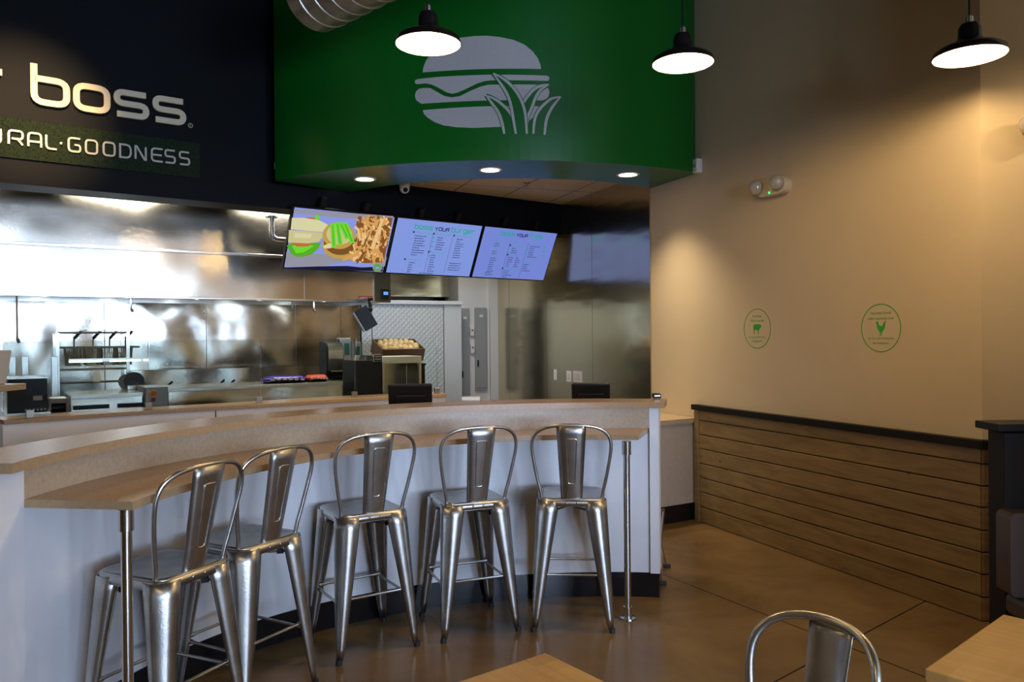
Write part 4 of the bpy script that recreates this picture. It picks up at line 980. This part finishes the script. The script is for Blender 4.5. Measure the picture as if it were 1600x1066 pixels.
# black box, left
def kbox(name, label, cat, px0, py0, px1, py1, d, depth, z_base=None):
    t0, t1, z0, z1 = krect(px0, py0, px1, py1, d); zb_ = z0 if z_base is None else z_base
    t = thing(name, label, cat, basis=kbasis((t0+t1)/2, d+depth/2, zb_)); return t, t1-t0, z1-zb_
t, W_, H2 = kbox('microwave_oven', 'black boxed oven on the pass counter at far left', 'oven', 12, 592, 74, 645, -1.25, .42, None)
obj('oven_body', MB().box((0, 0, H2/2), (W_, .42, H2)), BLACK, t, bevel=.006); obj('top_panel', MB().box((0, 0, H2+.004), (W_+.01, .43, .008)), STEEL2, t)
obj('door_glass', MB().box((-W_*.22, -.212, H2*.5), (W_*.42, .006, H2*.75)), mat('dark_glass', (.02, .03, .03), .08), t); obj('rating_label', MB().box((W_*.25, -.213, H2*.42), (.06, .003, .035)), WTRIM, t)
m = MB()
for k in range(7): m.box((-W_*.05+k*.025, -.213, .02), (.015, .003, .015))
obj('label_strip', m, WTRIM, t)
tstand = thing('equipment_stand', 'steel stand under the black oven at left', 'stand', basis=t.matrix_basis.copy()); tb = t.matrix_basis.translation
obj('stand_top', MB().box((0, 0, -.016), (W_+.04, .42, .028)), STEEL2, tstand)
for sx in (-1, 1):
    for sy in (-1, 1): obj('leg', MB().box((sx*W_*.45, sy*.17, -tb.z/2-.015), (.03, .03, tb.z-.03)), STEEL2, tstand)
# white printer
t, W_, H2 = kbox('label_printer', 'white box printer with dark open front beside the black oven', 'printer', 76, 623, 108, 648, -1.1, .25, None)
tb = t.matrix_basis.translation
obj('printer_case', MB().box((0, .02, H2-.02), (W_, .25, .04)).box((-W_/2+.01, .02, H2/2), (.02, .25, H2)).box((W_/2-.01, .02, H2/2), (.02, .25, H2)).box((0, .13, H2/2), (W_, .02, H2)), WTRIM, t, bevel=.004)
obj('paper_roll', MB().tube([(-W_*.35, 0, .05), (W_*.35, 0, .05)], .045, 14), BLACK, t, smooth=True)
obj('printer_foot', MB().box((0, .02, -tb.z/2+.0), (W_*.8, .2, tb.z)), STEEL2, t)
# grey machine with orange label + slicer
t, W_, H2 = kbox('fry_cutter_machine', 'grey steel machine with orange warning label between the prep tables', 'machine', 226, 605, 263, 640, -1.05, .4, None); tb = t.matrix_basis.translation
obj('machine_body', MB().box((0, 0, H2/2-tb.z/2), (W_, .4, H2+tb.z)), mat('dark_grey_steel', (.16, .16, .14), .4, .7), t, bevel=.008)
obj('warning_label', MB().box((-W_*.15, -.202, H2*.72), (W_*.34, .004, .045)), mat('orange_label', (.8, .22, .02), .5), t); obj('small_red_label', MB().box((-W_*.15, -.202, H2*.44), (W_*.2, .004, .035)), mat('dull_red', (.25, .03, .02), .5), t)
t, W_, H2 = kbox('slicer', 'dark rounded slicer with a pale edge behind the grey machine', 'slicer', 199, 594, 226, 622, -.55, .3, PZ2)
obj('slicer_guard', MB().tube([(0, -.05, .07), (0, .05, .07)], .085, 24), BLACK, t, smooth=True); obj('slicer_base', MB().box((0, 0, .02), (W_, .3, .04)), STEEL2, t, bevel=.004); obj('slicer_blade', MB().tube([(-.06, -.045, .07), (-.06, -.037, .07)], .07, 24), mat('dull_blade', (.12, .12, .12), .5), t, smooth=True)
# fry station rack with four baskets and a glowing reflection strip
t0, t1, z0, z1 = krect(90, 520, 200, 625, -.2)
zr = z1; rk = thing('fry_rack', 'open steel tube rack over the fry station at left', 'rack', basis=kbasis((t0+t1)/2, -.2, 0)); L_ = t1-t0
for x in (-L_/2, L_/2):
    for y in (0, .35): obj('upright', MB().box((x, y, zr/2), (.028, .028, zr)), STEEL2, rk)
for z in (zr, kk(145, 577, -.2)[1], kk(145, 597, -.2)[1], .5): obj('cross_rail', MB().tube([(-L_/2, 0, z), (L_/2, 0, z)], .010, 8), STEEL2, rk, smooth=True)
zrail = kk(145, 543, -.2)[1]
for y in (.0, .35): obj('basket_rail', MB().tube([(-L_/2, y, zrail), (L_/2+.1, y, zrail)], .009, 8), STEEL2, rk, smooth=True)
for x in (-L_/2, L_/2): obj('end_rail', MB().tube([(x, 0, zr), (x, .35, zr)], .010, 8), STEEL2, rk, smooth=True)
obj('shelf_panel', MB().box((0, .18, 1.0), (L_, .36, .02)), STEEL2, rk)
obj('notice_paper', MB().box((L_*.04, -.012, kk(152, 589, -.2)[1]), (.055, .002, .09)), WTRIM, rk)
t, W_, H2 = kbox('reflection_bar', 'slim glowing strip standing in for a reflection across the fry rack', 'lamp', 108, 561, 232, 566, -.23, .03)  # emissive tubes stand in for the reflection of a strip light
for a_, b_ in ((-W_/2, -.06), (.0, W_/2*.8), (W_/2*.88, W_/2)): obj('glow_tube', MB().tube([(a_, 0, .01), (b_, 0, .01)], .009, 10), em('strip_glow', (.8, 1.0, .75), 2.6), t, smooth=True)
obj('glow_backing', MB().box((0, .035, .02), (W_, .03, .03)), STEEL2, t)
MESHM = mat('basket_wire', (.22, .21, .17), .4, .9)
bk0 = None
for i, px in enumerate((117, 147, 173, 198)):
    t_, z_ = kk(px, 541, -.25); lab = 'fry basket with black handle, %s on the rack' % ('leftmost', 'second from left', 'second from right', 'rightmost')[i]
    if bk0 is None:
        bk0 = thing('fry_basket', lab, 'basket', group='fry baskets hanging on the rack'); m = MB()
        w1, w0, hh, dd = .062, .050, .16, .12
        for z, w_ in ((0, w1), (-hh*.33, w1-.006), (-hh*.66, w1-.012), (-hh, w0)):
            m.tube([(-w_, -dd, z), (w_, -dd, z), (w_, dd, z), (-w_, dd, z)], .0035, 6, closed=True)
        for k in range(9):
            u = -1+k/4
            for y in (-dd, dd): m.tube([(u*w1, y, 0), (u*w0, y, -hh)], .0035, 5)
            m.tube([(u*w0, -dd, -hh), (u*w0, dd, -hh)], .002, 5)
        for k in range(8):
            y = -dd+2*dd*k/7; 
            for s_ in (-1, 1): m.tube([(s_*w1, y, 0), (s_*w0, y, -hh)], .0035, 5)
        obj('wire_basket', m, MESHM, bk0)
        obj('handle_rod', MB().tube([(0, -dd, -.04), (0, -dd-.02, .05), (.0, -dd-.03, .09)], .007, 8), MESHM, bk0); obj('handle_grip', MB().tube([(0, -dd-.03, .085), (.055, -dd-.05, .15)], .013, 10), BLACK, bk0, smooth=True)
        obj('handle_loop', MB().tube([(.05, -dd-.05, .147), (.10, -dd-.055, .165), (.095, -dd-.05, .148)], .004, 6), MESHM, bk0); b_ = bk0
    else:
        b_ = copy_tree(bk0); b_['label'] = lab
    b_.matrix_basis = kbasis(t_, -.03, zrail-.004)
# side posts left of rack
for px, lab in ((19, 'leftmost steel post standing behind the black oven'), (39, 'middle steel post standing behind the black oven'), (85, 'steel post beside the fry rack, right of the other two')):
    t_, z_ = kk(px, 557, -.3); t = thing('steel_post', lab, 'post', basis=kbasis(t_, -.3, 0)); obj('post', MB().box((0, 0, z_/2), (.05, .04, z_)), STEEL2, t, bevel=.003); obj('foot_plate', MB().box((0, 0, .006), (.09, .09, .012)), STEEL2, t)

# towel dispenser, blenders, black box, display case, crate
DB = -.35
t0, t1, z0, z1 = krect(510, 534, 537, 588, DB)
t = thing('towel_dispenser', 'black and chrome paper towel dispenser with curved front', 'towel dispenser', basis=kbasis((t0+t1)/2, DB+.11, 0)); W_ = t1-t0
def rprof(w0, w1, y_, m):
    pr2 = [(.11, z0), (-.08, z0), (-.115, z0+.05), (-.125, (z0+z1)/2), (-.11, z1-.05), (-.06, z1-.012), (0, z1), (.11, z1)]
    n = len(pr2); vs = [(w0, p[0]*y_, p[1]) for p in pr2]+[(w1, p[0]*y_, p[1]) for p in pr2]
    return m.add(vs, [tuple(range(n)), tuple(range(2*n-1, n-1, -1))]+[(i, (i+1) % n, (i+1) % n+n, i+n) for i in range(n)])
obj('dispenser_body', rprof(-W_/2, W_/2, .96, MB()), BLACK, t, bevel=.004)
zA = z0+.06
m = MB(); vs = []
pr3 = [(-.118, zA), (-.124, zA+.06), (-.128, (z0+z1)/2), (-.126, z1-.09), (-.116, z1-.05), (-.095, z1-.022), (-.062, z1-.006)]; n3 = len(pr3)
for x in (-W_*.42, W_/2-.012):
    for p in pr3: vs.append((x, p[0], p[1]))
m.add(vs, [(i, i+1, i+1+n3, i+n3) for i in range(n3-1)]); obj('chrome_cover', m, STEEL2, t, solid=.006)
obj('paper_slot', MB().box((.02, -.10, z0+.055), (W_*.7, .03, .012)), WTRIM, t)
obj('dispenser_stand', MB().box((0, .06, z0/2), (.10, .05, z0)), BLACK, t); obj('lower_box', MB().box((.03, -.02, (z0+PZ1)/2-.01), (W_*.6, .14, z0-PZ1+.02)), BLACK, t, bevel=.004)
for (x0, y0, x1, y1, d, lab) in [(531, 528, 549, 575, .0, 'taller grey soap dispenser with dark window behind the towel dispenser'), (549, 534, 565, 575, .25, 'shorter grey soap dispenser near the cold room wall')]:
    t0, t1, z0, z1 = krect(x0, y0, x1, y1, d); t = thing('soap_dispenser', lab, 'dispenser', basis=kbasis((t0+t1)/2, d+.06, 0)); W_ = t1-t0; H2 = z1-z0
    obj('dispenser_case', MB().box((0, 0, (z0+z1)/2), (W_, .12, H2)), GREYP, t, bevel=.015); obj('dark_side', MB().box((-W_/2, 0, (z0+z1)/2), (.02, .10, H2*.92)), BLACK, t)
    obj('window', MB().box((W_*.1, -.062, z1-H2*.36), (W_*.42, .006, H2*.36)), mat('teal_window', (.02, .12, .13), .15), t); obj('mount_post', MB().box((0, .02, z0/2), (.05, .05, z0)), STEEL2, t)
t, W_, H2 = kbox('black_receipt_box', 'large black box with lid and small sign on the pass counter', 'box', 556, 563, 597, 618, -1.03, .34, 1.0)
H2 = H2; obj('box_body', MB().box((0, 0, H2/2), (W_, .34, H2)), BLACK, t, bevel=.006)
obj('lid_hump', MB().add([(-W_*.05, -.15, H2), (W_*.30, -.15, H2), (W_*.20, -.12, H2+.045), (0, -.12, H2+.045), (-W_*.05, .15, H2), (W_*.30, .15, H2), (W_*.20, .12, H2+.045), (0, .12, H2+.045)], [(0, 1, 2, 3), (7, 6, 5, 4), (0, 4, 5, 1), (1, 5, 6, 2), (2, 6, 7, 3), (3, 7, 4, 0)]), BLACK, t)
for x in (-.42, -.36): obj('lid_clip', MB().box((W_*x, -.12, H2+.02), (.015, .05, .06), 0, 0, .3), GREYP, t)
sgn = obj('sign_plate', MB().box((W_*.33, -.175, H2+.02), (W_*.34, .008, .075)), GREYP, t, bevel=.002); obj('sign_border', MB().box((W_*.33, -.181, H2+.02), (W_*.30, .004, .055)), BLACK, sgn)
m = MB()
for z in (.033, .008): m.box((W_*.33, -.1845, H2+z), (W_*.24, .002, .010))
obj('sign_lines', m, GREYP, sgn)
obj('box_stand', MB().box((0, .03, -.51), (W_*.8, .28, .98)), BLACK, t)
t, W_, H2 = kbox('display_case', 'small steel framed glass display case with pale top', 'display case', 598, 557, 659, 618, -1.0, .36, 1.0)
obj('case_top', MB().box((0, 0, H2-.035), (W_, .36, .07)), mat('pale_steel', (.55, .60, .57), .35, .4), t, bevel=.004)
obj('case_glass', MB().box((-.01, -.165, (H2-.07)/2), (W_-.06, .006, H2-.08)), GLASS, t); obj('case_back', MB().box((0, .16, (H2-.07)/2), (W_-.02, .01, H2-.07)), STEEL, t)
for sx in (-1, 1): obj('corner_post', MB().box((sx*(W_/2-.012), -.16, (H2-.07)/2), (.024, .024, H2-.07)), STEEL2, t); obj('side_panel', MB().box((sx*(W_/2-.006), 0, (H2-.07)/2), (.008, .30, H2-.08)), STEEL2, t)
obj('case_base', MB().box((0, .02, -.5), (W_*.96, .32, 1.0)), STEEL2, t)
# potato crate on rack
t0, t1, z0, z1 = krect(602, 535, 668, 562, -.2)
W_ = t1-t0; zc = z0-.02; crk = thing('crate_rack', 'dark metal rack holding the tilted potato crate', 'rack', basis=kbasis((t0+t1)/2, 0, 0))
for sx in (-1, 1):
    for y in (-.12, .2): obj('rack_post', MB().box((sx*W_*.46, y, (zc-.03)/2), (.035, .035, zc-.03)), BLACKM, crk)
obj('rack_shelf', MB().box((0, .04, zc-.04), (W_, .40, .02)), BLACKM, crk); obj('rack_shelf', MB().box((0, .04, .95), (W_, .40, .02)), BLACKM, crk)
CARD = mottled('brown_cardboard', (.17, .085, .042), .75, .08, 10, .1)
tilt = math.radians(22); cb = kbasis((t0+t1)/2, -.08, zc+.0) @ Matrix.Rotation(tilt, 4, 'X')
cr_ = thing('potato_crate', 'tilted brown cardboard crate full of potatoes', 'crate', basis=cb)
D2, H3 = .30, .15
for nm, c, d in (('crate_front', (0, 0, .075), (W_, .012, .15)), ('crate_back', (0, D2, H3/2), (W_, .012, H3)), ('crate_side', (-W_/2, D2/2, H3/2), (.012, D2, H3)), ('crate_side', (W_/2, D2/2, H3/2), (.012, D2, H3)), ('crate_bottom', (0, D2/2, .006), (W_, D2, .012))):
    obj(nm, MB().box(c, d), CARD, cr_)
POT = mottled('potato_skin', (.62, .43, .20), .6, .2, 12, .2); rp = random.Random(4)
pms = []
for k in range(3):
    m = MB(); m.ellipsoid((0, 0, 0), (.040+.005*k, .034, .038), 14, 9, .05); pms.append(m)
p0 = []
npot = 0
for r in range(4):
    for c in range(7):
        x = -W_/2+.05+(W_-.10)*(c+.5*(r % 2)*.8)/6.6; y = .05+.066*r; z = .125+rp.uniform(-.01, .015)
        if x > W_/2-.04: continue
        k = rp.randrange(3); row = ('front', 'second', 'third', 'back')[r]
        lab = 'pale brown potato in the %s row of the crate' % row; grp = 'potatoes in the %s row of the crate' % row
        if k >= len(p0):
            o_ = obj('potato', pms[len(p0)], POT, smooth='all'); p0.append(o_)
        else: o_ = p0[k].copy(); COL.objects.link(o_)
        tag(o_, lab, 'potato', grp)
        o_.matrix_basis = cb @ Matrix.Translation((x, y, z)) @ Matrix.Rotation(rp.uniform(0, 3), 4, 'Z'); npot += 1
# tilted kitchen display hanging from the hood end
q = at_plane(571, 498, K(0, -.25, 0), (KN.x, KN.y, 0)); top = at_plane(577, 472, K(0, -.25, 0), (KN.x, KN.y, 0))
t = thing('kitchen_display', 'black tilted kitchen monitor hanging below the end of the hood', 'monitor', q)
bx = frame((0, 0, 0), (KN.x*.8-KE.x*.2, KN.y*.8-KE.y*.2, 0), (0, 0, 1), (KE.x, KE.y, 0))
V1 = Vector((.975, .22, 0)); ax_ = (V1*.50+Vector((0, 0, -.86))).normalized(); nx = Vector((-.22, .975, 0)); th_ = ax_.cross(nx).normalized()
fr2 = frame((0, 0, 0), tuple(nx), tuple(th_), tuple(ax_)); f3 = fr2.to_3x3()
m = MB().box((0, 0, 0), (.34, .15, .24)); m.v = [f3 @ v for v in m.v]; obj('monitor_case', m, BLACK, t, bevel=.006)
sgn_ = 1 if th_.dot(V1) < 0 else -1
m = MB().box((0, sgn_*.082, 0), (.33, .014, .235)); m.v = [f3 @ v for v in m.v]; obj('monitor_face', m, GREYP, t)
dz = top.z-q.z; obj('mount_arm', MB().tube([V1*.02, V1*.05+Vector((0, 0, dz*.6)), V1*.04+Vector((0, 0, hz0+.0-q.z))], .016, 10), BLACK, t, smooth=True)
obj('arm_joint', MB().ellipsoid(V1*.05+Vector((0, 0, dz*.55)), (.03, .03, .03), 12, 8), BLACK, t, smooth='all')
obj('hood_clamp', MB().box((V1.x*.04+KN.x*.13, V1.y*.04+KN.y*.13, hz0-q.z+.01), (.06, .34, .03), KANG), BLACK, t)

# ================================================================== THINGS ON / BEHIND THE BAR
def pos(px, py_top, Y, width, hgt, label, yaw, zc=.9):
    p = at_y(px, py_top, Y); t = thing('register_monitor', label, 'register', (p.x, p.y, zc), yaw)
    ht = p.z-zc
    m = MB().box((0, 0, 0), (width, .028, hgt)); R2 = Matrix.Rotation(math.radians(28), 3, 'X')
    cz = Vector((0, 0, ht-hgt/2*math.cos(math.radians(28))))
    m.v = [R2 @ v+cz for v in m.v]; obj('monitor_case', m, BLACK, t, bevel=.008)
    m = MB().box((0, -.022, -.02), (width*.7, .02, hgt*.5)); m.v = [R2 @ v+cz for v in m.v]; obj('rear_housing', m, BLACK, t, bevel=.006)
    m = MB().box((0, .016, 0), (width*.9, .003, hgt*.86)); m.v = [R2 @ v+cz for v in m.v]; obj('monitor_screen', m, mat('dark_screen', (.01, .015, .03), .08), t)
    obj('stand_neck', MB().box((0, .03, (ht-.1)/2), (.07, .05, ht-.1)), BLACK, t, bevel=.004); obj('stand_base', MB().box((0, .02, .012), (.22, .22, .024)), BLACK, t, bevel=.006)
    return t
pos(641, 600, 5.30, .295, .20, 'black register monitor seen from behind, before the potato rack', .10)
pos(923, 599, 5.42, .265, .18, 'black register monitor seen from behind, before the steel wall', -.12)
p = at_z(735, 626, 1.2); t = thing('receipt_stack', 'small stack of white receipt paper behind the bar top', 'paper', (p.x, p.y+.10, .9))
obj('paper_tray', MB().box((0, 0, .15), (.12, .10, .29)), BLACK, t, bevel=.004); obj('paper_sheets', MB().box((0, 0, .305), (.115, .09, .022)), WTRIM, t)
p = at_y(1022, 620, 5.05); t = thing('card_reader', 'tiny black device at the right end of the bar top', 'card reader', (p.x, p.y-.08, 1.2))
obj('reader_body', MB().box((0, 0, .018), (.05, .06, .030)), BLACK, t, bevel=.004); obj('reader_slot', MB().box((.0, -.031, .020), (.035, .003, .006)), STEEL2, t)
# folding high chair / stand behind bar end
q = at_z(1033, 914, 0); q2 = at_z(1040, 887, 0)
t = thing('folded_stand', 'folded chrome tubular stand with black feet peeking out past the bar end', 'stand', (q.x, q.y, 0)); dq = q2-q
m_ = MB(); b0 = Vector((-.02, 0, 0))
for x, y in ((0, 0), (dq.x, dq.y)):
    obj('leg', MB().tube([(x-.01, y, .40), (x-.035, y, .17), (x+.0, y, .02)], .010, 8), CHROME, t, smooth=True); obj('rubber_foot', MB().box((x+.008, y, .012), (.05, .03, .024)), RUBBER, t, bevel=.004)
obj('cross_tube', MB().tube([(-.035, 0, .17), (dq.x-.035, dq.y, .17)], .008, 8), CHROME, t, smooth=True); obj('top_loop', MB().tube([(-.01, 0, .40), (.0, dq.y/2, .42), (dq.x-.01, dq.y, .40)], .010, 8), CHROME, t, smooth=True)
